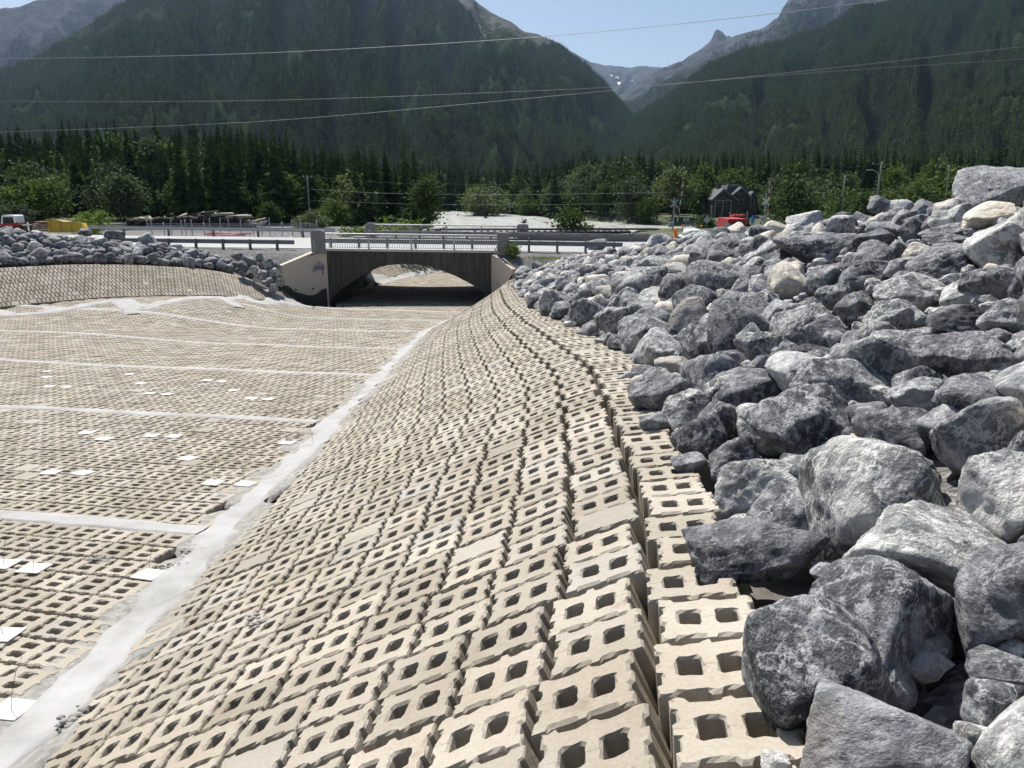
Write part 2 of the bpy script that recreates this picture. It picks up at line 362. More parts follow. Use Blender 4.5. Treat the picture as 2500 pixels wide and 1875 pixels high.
LT0 = np.array([-26.0, 40.0]); LTD = np.array([0.753, 0.658]); LTN = np.array([-0.658, 0.753]); LTL = 19.2
def left_pt(l, w_): return LT0[0] + LTD[0] * l + LTN[0] * w_, LT0[1] + LTD[1] * l + LTN[1] * w_
LBW = 4.1
def left_prof(l, w_):                 # height of left bank at distance w behind its toe line
    l = np.asarray(l, float); w_ = np.asarray(w_, float)
    tx, ty = left_pt(l, 0 * l); zt = floor_h(tx, ty)
    hb = np.interp(l, [-30, 0, 8, 13, 16], [1.9, 1.8, 1.6, 1.4, 1.2])
    z = zt + hb * np.clip(w_ / LBW, -0.1, 1)
    top = np.interp(l, [-30, 0, 3, 6, 9, 13, 16], [-2.6, -2.85, -3.05, -3.5, -3.95, -4.4, -4.65])
    rise = np.maximum(top - (zt + hb), 0.2)
    d = np.maximum(w_ - LBW - 0.35, 0)
    return z + np.minimum(d * 0.42, rise)
def ground_ray(x, y, f, lo=1.0, hi=80.0):   # first hit of the pixel's ray with a height function (X, Y) -> z
    d = ray(x, y); d = d / d.y
    ys = np.linspace(lo, hi, 4000); z = d.z * ys; h = f(d.x * ys, ys)
    k = np.nonzero(z <= h)[0]
    i = k[0] if len(k) else len(ys) - 1
    return float(d.x * ys[i]), float(ys[i])

# ------------------------------------------------------------------ channel sheets
TH = 0.24                             # block thickness
def sheet(name, X, Y, Z, mat, kind='structure', label=None):
    nu, nv = X.shape
    V = np.stack([X, Y, Z + CZ], -1).reshape(-1, 3)
    return obj(name, mesh(name, V, grid_faces(nu, nv), mat, True), kind=kind, label=label)
ys = np.concatenate([np.arange(-4, 30, 0.5), np.arange(30, 56.5, 0.7), [56.4]])
sgrid = np.linspace(-0.06, 1.12, 26)
YY, SS = np.meshgrid(ys, sgrid, indexing='ij')
XX = xtoe(YY) + SS * (xcre(YY) - xtoe(YY))
ZZ = np.where(SS < 0, floor_h(XX, YY), right_h(XX, YY)) - TH
bank_right = sheet('bank_right', XX, YY, ZZ, M_SUB)
# floor: from the right toe out to the left
tg = np.linspace(0, 1, 60)
YY, TT = np.meshgrid(np.concatenate([np.arange(-4, 56, 0.8), [56.4]]), tg, indexing='ij')
xl = np.where(YY < 40, -40.0, np.minimum(-26 + (YY - 40) * 1.14 - 1.5, -12.9))
XX = xtoe(YY) * (1 - TT) + xl * TT + 0.05 * (1 - TT)
channel_floor = sheet('channel_floor', XX, YY, floor_h(XX, YY) - TH, M_SUB)
# left bank slope
ll = np.linspace(-24, 17.0, 70); ww = np.linspace(-0.3, LBW + 0.35, 14)
LLg, WWg = np.meshgrid(ll, ww, indexing='ij'); XX, YY = left_pt(LLg, WWg)
bank_left = sheet('bank_left', XX, YY, left_prof(LLg, WWg) - TH, M_SUB)
# rubble banks under the boulders
ww = np.linspace(LBW + 0.3, LBW + 16, 26)
LLg, WWg = np.meshgrid(np.linspace(-24, 15.0, 60), ww, indexing='ij'); XX, YY = left_pt(LLg, WWg)
m_ = YY > 57.2; ZZ = left_prof(LLg, WWg) - 0.12 + 0.10 * fbm(XX * 1.5, YY * 1.5, 5, 3)
ZZ = np.where(YY > 56.2, np.minimum(ZZ, -4.62), ZZ)
rubble_left = sheet('embankment_left', XX, YY, ZZ, M_GRAVEL)
dd = np.concatenate([np.arange(0.4, 8, 0.4), np.arange(8, 40, 2.0)])
YY, DD = np.meshgrid(np.concatenate([np.arange(-6, 56.3, 0.5), [56.4]]), dd, indexing='ij')
XX = xcre(YY) + DD
ZZ = right_h(XX, YY) - 0.10 + 0.12 * fbm(XX * 1.2, YY * 1.2, 6, 3)
ZZ = np.where(YY > 50, ZZ * (1 - S(YY, 50, 56)) + np.minimum(ZZ, -4.72 - 0.012 * XX) * S(YY, 50, 56), ZZ)
rubble_right = sheet('embankment_right', XX, YY, ZZ, M_GRAVEL)

# ------------------------------------------------------------------ concrete blocks
BU, BV = 0.452, 0.402                 # pitch along the two-hole axis and across it
def block_geo(level, solid=False, seed=0):
    """level 2: full outline, chamfer, rough rim; 1: full outline; 0: plain notched outline."""
    r = random.Random(seed); hu, hv = 0.208, 0.196
    nd, rd = 0.022, 0.018
    vs = [(-hu, hv), (-0.147, hv), (-0.132, hv - nd), (-0.03, hv - nd), (-0.016, hv), (0.016, hv), (0.03, hv - nd), (0.132, hv - nd), (0.147, hv), (hu, hv)]
    us = [(hu, 0.118), (hu - rd, 0.108), (hu - rd, 0.048), (hu, 0.038), (hu, -0.038), (hu - rd, -0.048), (hu - rd, -0.108), (hu, -0.118)]
    if level == 0:
        vs = [(-hu, hv), (-0.15, hv), (-0.09, hv - nd), (0.0, hv), (0.09, hv - nd), (0.15, hv), (hu, hv)]; us = [(hu - rd, 0.07), (hu - rd, -0.07)]
    half = vs + us
    out = half + [(-x, -y) for x, y in half]
    out = out[::-1]                   # counter-clockwise
    hw, hl, cx = 0.046, 0.066, 0.079
    k = 0.014
    hole = [(-hw, -hl + k), (-hw + k, -hl), (hw - k, -hl), (hw, -hl + k), (hw, hl - k), (hw - k, hl), (-hw + k, hl), (-hw, hl - k)]
    if level == 0: hole = [(-hw, -hl), (hw, -hl), (hw, hl), (-hw, hl)]
    if level == 2:                    # more points on the rims so that they can be ragged
        def dens(p):
            q = []
            for i in range(len(p)):
                a, b = p[i], p[(i + 1) % len(p)]; n = max(1, int(math.dist(a, b) / 0.03))
                for j in range(n): q.append((a[0] + (b[0] - a[0]) * j / n, a[1] + (b[1] - a[1]) * j / n))
            return q
        out = dens(out); hole = dens(hole)
    holes = [] if solid else [[(x - cx, y) for x, y in hole], [(x + cx, y) for x, y in hole]]
    def inset(p, d, j=0.0):
        q = []; n = len(p)
        for i in range(n):
            a, b, c = Vector(p[i - 1]), Vector(p[i]), Vector(p[(i + 1) % n])
            n1 = Vector((-(b - a).y, (b - a).x)).normalized(); n2 = Vector((-(c - b).y, (c - b).x)).normalized()
            nn = (n1 + n2); nn = nn / max(nn.length, 0.2); k_ = d * (1 + j * r.uniform(-1, 1))
            q.append((b.x + nn.x * k_, b.y + nn.y * k_))
        return q
    V = []; F = []
    def ring(p, z, jz=0.0):
        b = len(V); V.extend((x, y, z + r.uniform(-jz, jz)) for x, y in p); return list(range(b, b + len(p)))
    def wall(a, b, flip=False):
        n = len(a)
        for i in range(n):
            j = (i + 1) % n; q = (a[i], a[j], b[j]), (a[i], b[j], b[i])
            for t_ in q: F.append(t_ if not flip else t_[::-1])
    ch = {2: 0.011, 1: 0.007, 0: 0}[level]; jj = 0.95 if level == 2 else 0
    top = inset(out, ch, jj) if ch else out
    tr = ring(top, 0)
    hr = []
    hts = [inset(h[::-1], ch * 0.8, jj)[::-1] if ch else h for h in holes]
    for h in hts: hr.append(ring(h, 0))
    loops = [[Vector((*p, 0)) for p in top]] + [[Vector((*p, 0)) for p in h] for h in hts]
    flat = list(tr) + [i for h in hr for i in h]
    for tri in tessellate_polygon(loops):
        a, b, c = (flat[i] for i in tri); va, vb, vc = (Vector(V[i]) for i in (a, b, c))
        F.append((a, b, c) if (vb - va).cross(vc - va).z > 0 else (a, c, b))
    pr = tr
    if ch: r2 = ring(out, -ch * 1.2, 0.002 if level == 2 else 0); wall(r2, tr); pr = r2
    bt = ring([(x * 1.075, y * 1.012) for x, y in out], -TH); wall(bt, pr)
    for h, hh in zip(holes, hr):
        ph = hh
        if ch: r2 = ring(h, -ch * 1.2); wall(ph, r2); ph = r2
        hb = ring(h, -TH); wall(ph, hb)
    return np.array(V, np.float32), np.array(F, np.int32)
GEO = {0: block_geo(0), 1: block_geo(1), '0s': block_geo(0, True), '1s': block_geo(1, True)}
BL_ME = []
for k in range(5):
    V, F = block_geo(2, False, k + 1); BL_ME.append(mesh('block', V, F, M_BLOCKN))
for k in range(2):
    V, F = block_geo(2, True, k + 20); BL_ME.append(mesh('solid_block', V, F, M_SOLID))
def frames(P, U, Nn):                 # columns u, v, n for every block
    U = U - (U * Nn).sum(1, keepdims=True) * Nn; U /= np.linalg.norm(U, axis=1, keepdims=True)
    return U, np.cross(Nn, U), Nn
def normals(f, X, Y, e=0.06):
    zx = (f(X + e, Y) - f(X - e, Y)) / (2 * e); zy = (f(X, Y + e) - f(X, Y - e)) / (2 * e)
    n = np.stack([-zx, -zy, np.ones_like(zx)], 1); return n / np.linalg.norm(n, axis=1, keepdims=True)
def lay_blocks(parent, P, U, V, Nn, nobj, near, what):
    """nearest nobj blocks become objects of their own, the others one joined field."""
    n = len(P); q = nr.random((n, 3)) - 0.5
    Nn = Nn + 0.024 * (U * q[:, :1] + V * q[:, 1:2]); Nn /= np.linalg.norm(Nn, axis=1, keepdims=True)
    U = U - (U * Nn).sum(1, keepdims=True) * Nn; U /= np.linalg.norm(U, axis=1, keepdims=True); V = np.cross(Nn, U)
    P = P + Nn * (q[:, 2:] * 0.012)
    size = 1 / np.linalg.norm(P, axis=1)
    d = np.stack([P[:, 0], P[:, 1] * CP - P[:, 2] * SP, P[:, 1] * SP + P[:, 2] * CP], 1)
    vis = (np.abs(d[:, 0] / np.maximum(d[:, 1], 0.1)) < 0.655) & (np.abs(d[:, 2] / np.maximum(d[:, 1], 0.1)) < 0.50) & (d[:, 1] > 0.5)
    solid = nr.random(n) < 0.045
    order = np.argsort(-(size * vis)); mine = set(order[:nobj].tolist())
    k = 0
    for i in order[:nobj]:
        me = BL_ME[5 + (k % 2)] if solid[i] else BL_ME[int(nr.integers(5))]; k += 1
        o = bpy.data.objects.new('block', me); link(o, parent)
        fl = -1 if (nr.random() < 0.5) else 1
        o.matrix_world = Matrix(((*(fl * np.array([U[i, 0], V[i, 0]])), Nn[i, 0], P[i, 0]), (*(fl * np.array([U[i, 1], V[i, 1]])), Nn[i, 1], P[i, 1]),
                                 (*(fl * np.array([U[i, 2], V[i, 2]])), Nn[i, 2], P[i, 2] + CZ), (0, 0, 0, 1)))
        if solid[i]: o.name = 'solid_block'
    rest = np.array([i for i in range(n) if i not in mine], int)
    for sol, mt, nm in ((False, M_BLOCK, 'block_field'), (True, M_SOLID, 'solid_block_field')):
        AV, AF, b = [], [], 0
        for lv in (1, 0):
            dist = np.linalg.norm(P[rest], axis=1)
            sel = rest[(solid[rest] == sol) & ((dist < near) if lv == 1 else (dist >= near))]
            if not len(sel): continue
            gv, gf = GEO[f'{lv}s' if sol else lv]
            W = P[sel][:, None, :] + gv[None, :, 0:1] * U[sel][:, None, :] + gv[None, :, 1:2] * V[sel][:, None, :] + gv[None, :, 2:3] * Nn[sel][:, None, :]
            W[..., 2] += CZ
            AV.append(W.reshape(-1, 3)); AF.append((gf[None] + (np.arange(len(sel)) * len(gv))[:, None, None] + b).reshape(-1, 3)); b += len(sel) * len(gv)
        if AV: obj(nm, mesh(nm, np.concatenate(AV), np.concatenate(AF), mt), parent, kind='stuff')

# right bank: rows follow the rim, two-hole axis up the slope
P_ = []; U_ = []
yarr = np.arange(-3, 56.2, 0.05)
YS = np.arange(-2.5, 56.0, BV / math.hypot(1, G)); DU = np.cumsum(nr.normal(0, 0.012, len(YS))); DU = 0.022 * np.where(np.arange(len(YS)) % 2, 1, -1) + nr.normal(0, 0.010, len(YS))
for j in range(-1, 14):
    # row j lies j block widths of slope length below the rim
    def rowx(Y, du):
        xt, xc = xtoe(Y), xcre(Y); W = xc - xt
        s = np.linspace(1.0, 0.0, 60); z = 1.88 * bprof(s)
        ds = np.hypot(W * np.diff(s), np.diff(z)); a = np.concatenate([[0], np.cumsum(ds)])
        off = (j + 0.5) * BU + du + (0.05 if j >= 1 else 0) + (0.02 if j >= 2 else 0)
        return xc - off if off < 0 else xt + W * np.interp(off, a, s, right=-1)
    for ks, y in enumerate(YS):
        yj = y + 0.035 * j + 0.012 * math.sin(j * 2.1 + ks); x = float(rowx(yj, DU[ks] + rnd.uniform(-0.006, 0.006)))
        if x > xtoe(yj) + 0.26 and not (j < 0 and yj < 5.5): P_.append((x, yj))
P_ = np.array(P_)
def rb(X, Y): return np.where(X > xcre(Y), floor_h(xtoe(Y), Y) + 1.88, right_h(X, Y))
Pz = np.column_stack([P_, rb(P_[:, 0], P_[:, 1])]); Nn = normals(rb, P_[:, 0], P_[:, 1], 0.1)
dx = (xcre(P_[:, 1] + 0.3) - xcre(P_[:, 1] - 0.3)) / 0.6 * np.clip((P_[:, 0] - xtoe(P_[:, 1])) / 4.5, 0, 1)
U3 = np.column_stack([np.ones(len(P_)), -dx, np.zeros(len(P_))])
U3, V3, Nn = frames(Pz, U3, Nn)
lay_blocks(bank_right, Pz, U3, V3, Nn, 300, 26, 'right')

# floor: mats turned twelve degrees, two-hole axis along the channel
HD = R(12); ax = np.array([math.sin(HD), math.cos(HD)]); cx_ = np.array([math.cos(HD), -math.sin(HD)])
CROSS = [8.95 + 6.6 * k for k in range(-1, 7)]        # joints across the floor, by distance at X = -3
av = np.concatenate([c + 0.15 + 0.45 * (np.arange(14) + 0.5) for c in [8.95 + 6.6 * k for k in range(-3, 9)]])
a_, b_ = np.meshgrid(av, np.arange(-46, 12, BV), indexing='ij')
a_ = a_ + 0.012 * np.sin(b_ * 1.7)
PX = a_ * ax[0] + b_ * cx_[0] - 3.0; PY = a_ * ax[1] + b_ * cx_[1]
lt = (PX - LT0[0]) * LTN[0] + (PY - LT0[1]) * LTN[1]
ok = (PY > -1) & (PY < 56.2) & (PX < xtoe(PY) - 0.30) & (lt < -0.30) & (PX > -0.72 * PY - 4)
ok &= ~((PY > 51.0) & (PX < -13.2))
PX, PY = PX[ok], PY[ok]
Pz = np.column_stack([PX, PY, floor_h(PX, PY)]); Nn = normals(floor_h, PX, PY, 0.2)
U3, V3, Nn = frames(Pz, np.tile([ax[0], ax[1], 0.0], (len(PX), 1)), Nn)
lay_blocks(channel_floor, Pz, U3, V3, Nn, 300, 24, 'floor')

# left bank
lg, wg = np.meshgrid(np.arange(-14, 21, BV), np.arange(0.3, LBW * 1.09, BU), indexing='ij')
lg = lg + (np.round(wg / BU) % 3) * 0.13; wh = wg / 1.09
ok = (wh < LBW - 0.1) & (lg + wh * 0.45 < 16.0)
lg, wh = lg[ok], wh[ok]; PX, PY = left_pt(lg, wh)
def lb(X, Y):
    l = (X - LT0[0]) * LTD[0] + (Y - LT0[1]) * LTD[1]; w_ = (X - LT0[0]) * LTN[0] + (Y - LT0[1]) * LTN[1]
    return left_prof(l, np.minimum(w_, LBW))
Pz = np.column_stack([PX, PY, lb(PX, PY)]); Nn = normals(lb, PX, PY, 0.1)
U3, V3, Nn = frames(Pz, np.tile([LTN[0], LTN[1], 0.0], (len(PX), 1)), Nn)
lay_blocks(bank_left, Pz, U3, V3, Nn, 300, 0, 'left')

# ------------------------------------------------------------------ grout strips
def ribbon(name, pts, width, f, parent, lift=0.022, step=0.12, mat=M_GROUT, edge=-0.03, jag=0.06, seed=1):
    pts = np.array(pts, float); d = np.concatenate([[0], np.cumsum(np.linalg.norm(np.diff(pts, axis=0), axis=1))])
    s = np.arange(0, d[-1] + step, step); x = np.interp(s, d, pts[:, 0]); y = np.interp(s, d, pts[:, 1])
    tx, ty = np.gradient(x), np.gradient(y); k = np.hypot(tx, ty); nx, ny = -ty / k, tx / k
    wv = np.array(width(s)) if callable(width) else np.full(len(s), width)
    rows = []
    for i, o in enumerate((-1.0, -0.86, -0.5, 0, 0.5, 0.86, 1.0)):
        off = o * wv / 2 + (jag * fbm(s * 2.2 + 9 * np.sign(o), 0 * s + seed + 3 * np.sign(o), seed, 4) if abs(o) > 0.7 else 0)
        X, Y = x + nx * off, y + ny * off
        zz = f(X, Y) + (edge if abs(o) == 1 else lift * (0.75 if abs(o) > 0.7 else 1)) + (0.006 * fbm(s * 3, 0 * s + i, seed, 3))
        rows.append(np.stack([X, Y, zz + CZ], -1))
    A = np.stack(rows, 1)
    return obj(name, mesh(name, A.reshape(-1, 3), grid_faces(*A.shape[:2]), mat, True), parent)
def all_h(X, Y):
    X = np.asarray(X, float); Y = np.asarray(Y, float)
    w_ = (X - LT0[0]) * LTN[0] + (Y - LT0[1]) * LTN[1]
    z = np.where(X > xtoe(Y), right_h(X, Y), floor_h(X, Y))
    return np.where(w_ > 0, lb(X, Y), z)
# along the right toe, in lengths that jog where they meet the cross joints
tys = np.arange(-1, 52.5, 0.4)
jog = 0.10 * (((tys - 2.2) % 6.45) / 6.45 - 0.5)
tp = np.stack([xtoe(tys) - 0.03 + jog * 1.2, tys], 1)
ribbon('grout_strip', tp, lambda s: 0.52 + 0.10 * np.sin(s * 0.9) - 0.003 * s, all_h, channel_floor, 0.02, jag=0.16, seed=4)
ribbon('mortar_edge', tp + [0.03, 0], lambda s: 1.0 + 0.10 * np.sin(s * 0.9 + 1), all_h, channel_floor, -0.004, edge=-0.08, mat=M_MORTAR, jag=0.45, seed=8)
for k, c in enumerate(CROSS):
    b0 = -44; pts = []
    for b in np.linspace(3.0, b0, 90):
        x, y = c * ax[0] + b * cx_[0] - 3.0, c * ax[1] + b * cx_[1]
        w_ = (x - LT0[0]) * LTN[0] + (y - LT0[1]) * LTN[1]
        if x < xtoe(y) + 0.05 and w_ < 0.2 and y > -2 and not (y > 53 and x < -13): pts.append((x, y))
    if len(pts) > 3: ribbon('grout_strip', pts, 0.40, floor_h, channel_floor, 0.008, jag=0.07, seed=20 + k)
# stepped strip along the left toe
lp = [ground_ray(x, y, all_h) for x, y in [(-60, 752), (0, 763), (28, 771), (120, 763), (275, 734), (300, 733), (345, 756), (538, 726), (554, 731), (598, 725), (633, 742), (674, 735), (715, 744), (760, 750)]]
ribbon('grout_strip', lp, 0.95, all_h, channel_floor, 0.05, step=0.2, jag=0.2, seed=60)
for a, b in (((285, 735), (325, 768)), ((545, 728), (585, 752)), ((120, 752), (128, 764))):
    ribbon('grout_strip', [ground_ray(*a, all_h), ground_ray(*b, all_h)], 0.7, all_h, channel_floor, 0.05, step=0.2, jag=0.15, seed=61)
ed = [left_pt(l, w_) for l, w_ in ((14.2, LBW), (14.6, 3.4), (15.0, 2.5), (15.5, 1.5), (16.2, 0.5), (17.2, -0.6))]
ribbon('grout_strip', ed, 0.55, all_h, bank_left, 0.05, step=0.2, jag=0.2, seed=62)

# ------------------------------------------------------------------ boulders
def ico(sub):
    import bmesh
    bm = bmesh.new(); bmesh.ops.create_icosphere(bm, subdivisions=sub, radius=1)
    V = np.array([v.co[:] for v in bm.verts]); F = np.array([[v.index for v in f.verts] for f in bm.faces]); bm.free()
    return V, F
ICO = {k: ico(k) for k in (2, 3, 4, 5)}
def rock_geo(seed, sub, round_=0.0):
    g = np.random.default_rng(seed); D, F = ICO[sub]
    n = int(g.integers(9, 15)); pl = g.normal(size=(n, 3)); pl /= np.linalg.norm(pl, axis=1, keepdims=True)
    B_ = np.linalg.qr(g.normal(size=(3, 3)))[0]; pl = np.concatenate([pl, B_, -B_]); hh = np.concatenate([g.uniform(0.60, 0.98, n), g.uniform(0.82, 1.0, 6)])
    c = np.maximum(D @ pl.T, 1e-3) / hh[None]
    k = 30 - 19 * round_
    r = 1 / (np.sum(c ** k, 1) ** (1 / k))
    V = D * r[:, None]
    o = Vector(g.uniform(-50, 50, 3))
    d = np.empty(len(V))
    for i, v in enumerate(V):
        p = Vector(v) + o
        a = noise.noise(p * 1.3) * 0.075 + noise.noise(p * 2.9) * 0.055 + (0.5 - abs(noise.noise(p * 4.3 + o))) * 0.06
        if sub >= 4: a += noise.noise(p * 7.0) * 0.022 + (0.4 - abs(noise.noise(p * 11))) * 0.020
        if sub >= 5: a += noise.noise(p * 23) * 0.008
        d[i] = a
    V = V * (1 + d)[:, None]
    V -= (V.max(0) + V.min(0)) / 2; V /= (V.max(0) - V.min(0)) / 2
    return V.astype(np.float32), F
rock_proto = {}
def proto(sub, k, mat):
    key = (sub, k, mat.name)
    if key not in rock_proto:
        V, F = rock_geo(500 + k, sub, (k % 4) / 4.0); rock_proto[key] = mesh('boulder', V, F, mat, True)
    return rock_proto[key]
TONE = {'g': M_ROCK, 'd': M_ROCKD, 'l': M_ROCKL, 'c': M_CREAM}
placed = []        # x, y, z, radius
def berm(X, Y): return right_h(X, Y) + 0.0
# the boulders one can point at: centre px, width px, height px, tone, label
BIG = [
 (1957, 1046, 226, 186, 'g', 'rounded grey boulder with a pale speckled top, resting among smaller dark ones'),
 (2164, 1235, 330, 300, 'g', 'broad grey boulder with a small tan stone on its upper edge'),
 (2392, 1071, 255, 220, 'g', 'wide flat-topped grey boulder overhanging a black gap at the picture edge'),
 (1848, 1194, 185, 146, 'l', 'pale grey pointed boulder at the rim of the block mat'),
 (1928, 1270, 195, 155, 'g', 'grey boulder wedged between the pale pointed one and the broad one'),
 (1848, 1352, 300, 112, 'd', 'long dark slab boulder overhanging the block mat and shading it'),
 (1801, 1284, 62, 48, 'g', 'small grey stone tucked behind the overhanging slab boulder'),
 (1767, 1054, 142, 138, 'd', 'dark craggy boulder beside the mat rim, left of the rounded speckled one'),
 (1790, 1125, 132, 122, 'd', 'dark angular boulder under the rounded speckled one'),
 (2059, 945, 236, 124, 'g', 'grey boulder with a dusty white top behind the rounded speckled one'),
 (2257, 968, 160, 90, 'g', 'grey boulder with small tan chips at its foot, mid-pile'),
 (1826, 966, 190, 110, 'd', 'dark sloping boulder with a pale streak along its top edge'),
 (2215, 869, 180, 112, 'g', 'blocky grey boulder with a dark notch, halfway up the pile'),
 (2358, 880, 205, 128, 'g', 'grey wedge boulder leaning right of the notched one'),
 (1983, 800, 152, 112, 'g', 'upright grey boulder with a smooth pale front'),
 (2029, 818, 112, 82, 'g', 'smaller grey boulder in front of the smooth-fronted one'),
 (2092, 755, 78, 84, 'd', 'dark egg-shaped stone standing on end'),
 (2040, 728, 88, 62, 'g', 'domed grey stone next to the egg-shaped one'),
 (2194, 775, 142, 88, 'g', 'grey boulder with a dark hollow in its face'),
 (2324, 787, 142, 90, 'd', 'dark layered boulder right of the hollowed one'),
 (2403, 838, 160, 70, 'g', 'low grey boulder with a tan cap at the right of the pile'),
 (2475, 790, 150, 100, 'g', 'grey boulder cut by the picture edge below the white-topped one'),
 (2100, 1108, 82, 78, 'c', 'small tan stone perched on the broad grey boulder'),
 (1856, 850, 115, 82, 'g', 'grey ridge-backed boulder above the mat rim'),
 (1738, 838, 104, 88, 'd', 'dark jagged boulder left of the ridge-backed one'),
 (1975, 863, 104, 50, 'd', 'dark flat stone lying below the smooth-fronted boulder'),
 (2468, 1232, 190, 210, 'l', 'pale grey boulder cut off by the right picture edge beside the broad one'),
 (2150, 1520, 430, 330, 'g', 'huge grey boulder with tan stains and a finger-shaped shadow'),
 (2022, 1645, 352, 322, 'g', 'large faceted grey boulder at the mat rim with hollowed dark flank'),
 (2140, 1815, 400, 250, 'l', 'white-veined boulder at the bottom of the picture'),
 (2290, 1362, 400, 210, 'l', 'long pale veined boulder with orange-tinted left end'),
 (2455, 1490, 220, 320, 'l', 'tall pale veined boulder rising at the right picture edge'),
 (2480, 1622, 70, 110, 'g', 'small rounded dark stone with fine bands at the right picture edge'),
 (2440, 1735, 160, 160, 'g', 'grey boulder in the lower right corner behind the frontmost pale one'),
 (2450, 1850, 200, 150, 'l', 'pale veined boulder filling the lower right corner'),
 (1893, 1866, 64, 52, 'l', 'small pale stone at the bottom beside the last block'),
 (2022, 1390, 70, 44, 'c', 'small tan stone in the gap behind the overhanging slab'),
 (2432, 472, 230, 120, 'g', 'great slab boulder on the skyline with a bright flat left side'),
 (2429, 531, 134, 70, 'c', 'yellowish rounded boulder under the skyline slab'),
 (2440, 608, 150, 124, 'l', 'white-topped boulder with a dark front near the right edge'),
 (2301, 653, 145, 94, 'g', 'dark-fronted boulder with sloping grey top left of the white-topped one'),
 (2342, 528, 70, 58, 'l', 'pale blocky stone below the skyline slab'),
 (2220, 718, 195, 96, 'g', 'broad grey humped boulder across the middle of the pile'),
 (2358, 716, 110, 80, 'l', 'pale low boulder right of the humped one'),
 (2440, 700, 120, 90, 'd', 'dark split boulder by the right edge under the white-topped one'),
 (2122, 675, 134, 72, 'g', 'grey boulder with a pale flat top left of the dark-fronted one'),
 (2212, 656, 90, 54, 'l', 'whitish boulder between two dark-fronted ones'),
 (1995, 615, 184, 84, 'g', 'long grey boulder with a light left shoulder on the upper pile'),
 (2136, 596, 118, 60, 'd', 'dark pitted boulder on the upper pile'),
 (2055, 560, 78, 62, 'l', 'boulder with one flat pale side facing the camera'),
 (2106, 547, 64, 56, 'd', 'leaning dark boulder right of the flat pale-sided one'),
 (2166, 561, 92, 40, 'l', 'long pale low boulder high on the pile'),
 (2228, 566, 62, 60, 'd', 'dark wedge stone leaning on the long pale low one'),
 (2301, 569, 130, 38, 'l', 'pale rectangular boulder under the skyline row'),
 (2318, 592, 105, 40, 'g', 'low grey boulder beneath the pale rectangular one'),
 (2261, 618, 86, 44, 'c', 'tan saddle-shaped stone among grey boulders'),
 (2209, 612, 62, 46, 'd', 'dark stone left of the tan saddle-shaped one'),
 (1936, 697, 92, 88, 'c', 'large cream boulder with a flat broken front'),
 (2014, 690, 96, 76, 'g', 'smooth grey boulder leaning against the large cream one'),
 (2144, 500, 56, 40, 'd', 'dark stone on the skyline left of the pale row'),
 (2185, 512, 72, 44, 'l', 'pale weathered stone on the skyline row'),
 (2252, 512, 74, 46, 'g', 'grey stone on the skyline row below the gravel top'),
 (1965, 538, 80, 46, 'l', 'light grey stone high on the pile toward the crossing'),
 (1683, 775, 92, 98, 'c', 'bright cream-white boulder standing out near the mat rim'),
 (1437, 765, 100, 76, 'g', 'rounded grey boulder at the mat rim below the pile'),
 (1380, 764, 66, 52, 'd', 'dark rounded boulder left of the rounded grey one'),
 (1504, 784, 102, 68, 'g', 'grey boulder at the mat rim with a shadowed front'),
 (1585, 817, 138, 92, 'g', 'grey boulder left of the white-topped rim boulder'),
 (1622, 858, 140, 86, 'l', 'rim boulder with a broad white top and grey flank'),
 (1643, 902, 84, 52, 'c', 'pink-tinged cream stone under the white-topped rim boulder'),
 (1619, 966, 156, 116, 'd', 'dark boulder thrusting out over the mat rim'),
 (1700, 845, 84, 98, 'g', 'tall grey boulder behind the white-topped rim boulder'),
 (1676, 1012, 112, 100, 'g', 'grey boulder between the thrusting dark one and the craggy one'),
 (1707, 1075, 120, 130, 'd', 'dark veined boulder standing on the mat rim'),
 (1683, 1135, 84, 50, 'd', 'small dark boulder lying on the mat edge'),
 (1599, 1034, 68, 44, 'd', 'small dark stone lying on the blocks under the thrusting boulder'),
 (1572, 912, 64, 40, 'd', 'dark chip-edged stone beside the cream one at the rim'),
 (1538, 918, 46, 24, 'l', 'small flat white stone at the mat rim'),
 (1585, 944, 90, 52, 'c', 'cream slab partly under the thrusting dark boulder'),
 (1900, 560, 60, 40, 'c', 'cream stone on the pile near the red truck'),
 (1800, 563, 60, 38, 'c', 'angular cream stone on the crest beneath the red truck'),
 (1452, 598, 50, 26, 'd', 'flat dark stone at the end of the pile by the guardrail'),
]
BIGP = []
for i, (cx, cy, pw, ph, tone, label) in enumerate(BIG):
    x, y = ground_ray(cx, cy + ph * 0.22, berm, 0.8, 60)
    z = float(berm(np.array([x]), np.array([y]))[0])
    k = pixscale((x, y, z + CZ)); wx, hz = pw * k * 0.5, ph * k * 0.5
    dy = 0.5 * (wx + hz) * rnd.uniform(0.9, 1.15)
    d = ray(cx, cy); t = y / d.y; p = d * t                      # centre on the sight line, at the depth found
    V, F = rock_geo(1000 + i, 5 if pw > 100 else 4, rnd.random() * 0.7)
    o = obj('boulder', mesh('boulder', V, F, TONE[tone], True), None, (p.x, p.y, p.z + CZ), label, 'boulder', 'boulders heaped on the right bank')
    o.scale = (wx * 1.12, dy * 1.12, max(hz, 0.35 * wx) * 1.12); o.rotation_euler = (0, rnd.uniform(-0.15, 0.15), rnd.uniform(-0.25, 0.25))
    placed.append((p.x, p.y, p.z, (wx * dy * hz) ** (1 / 3))); BIGP.append((cx, cy, ' '.join(label.split(',')[0].split()[:8])))
# the rest of the heap: packed at random from large to small
fill = []          # x, y, z, r, side
def topx(p):
    d = p[1] * CP - p[2] * SP; return 1250 + FPX * p[0] / d, 937.5 - FPX * (p[1] * SP + p[2] * CP) / d

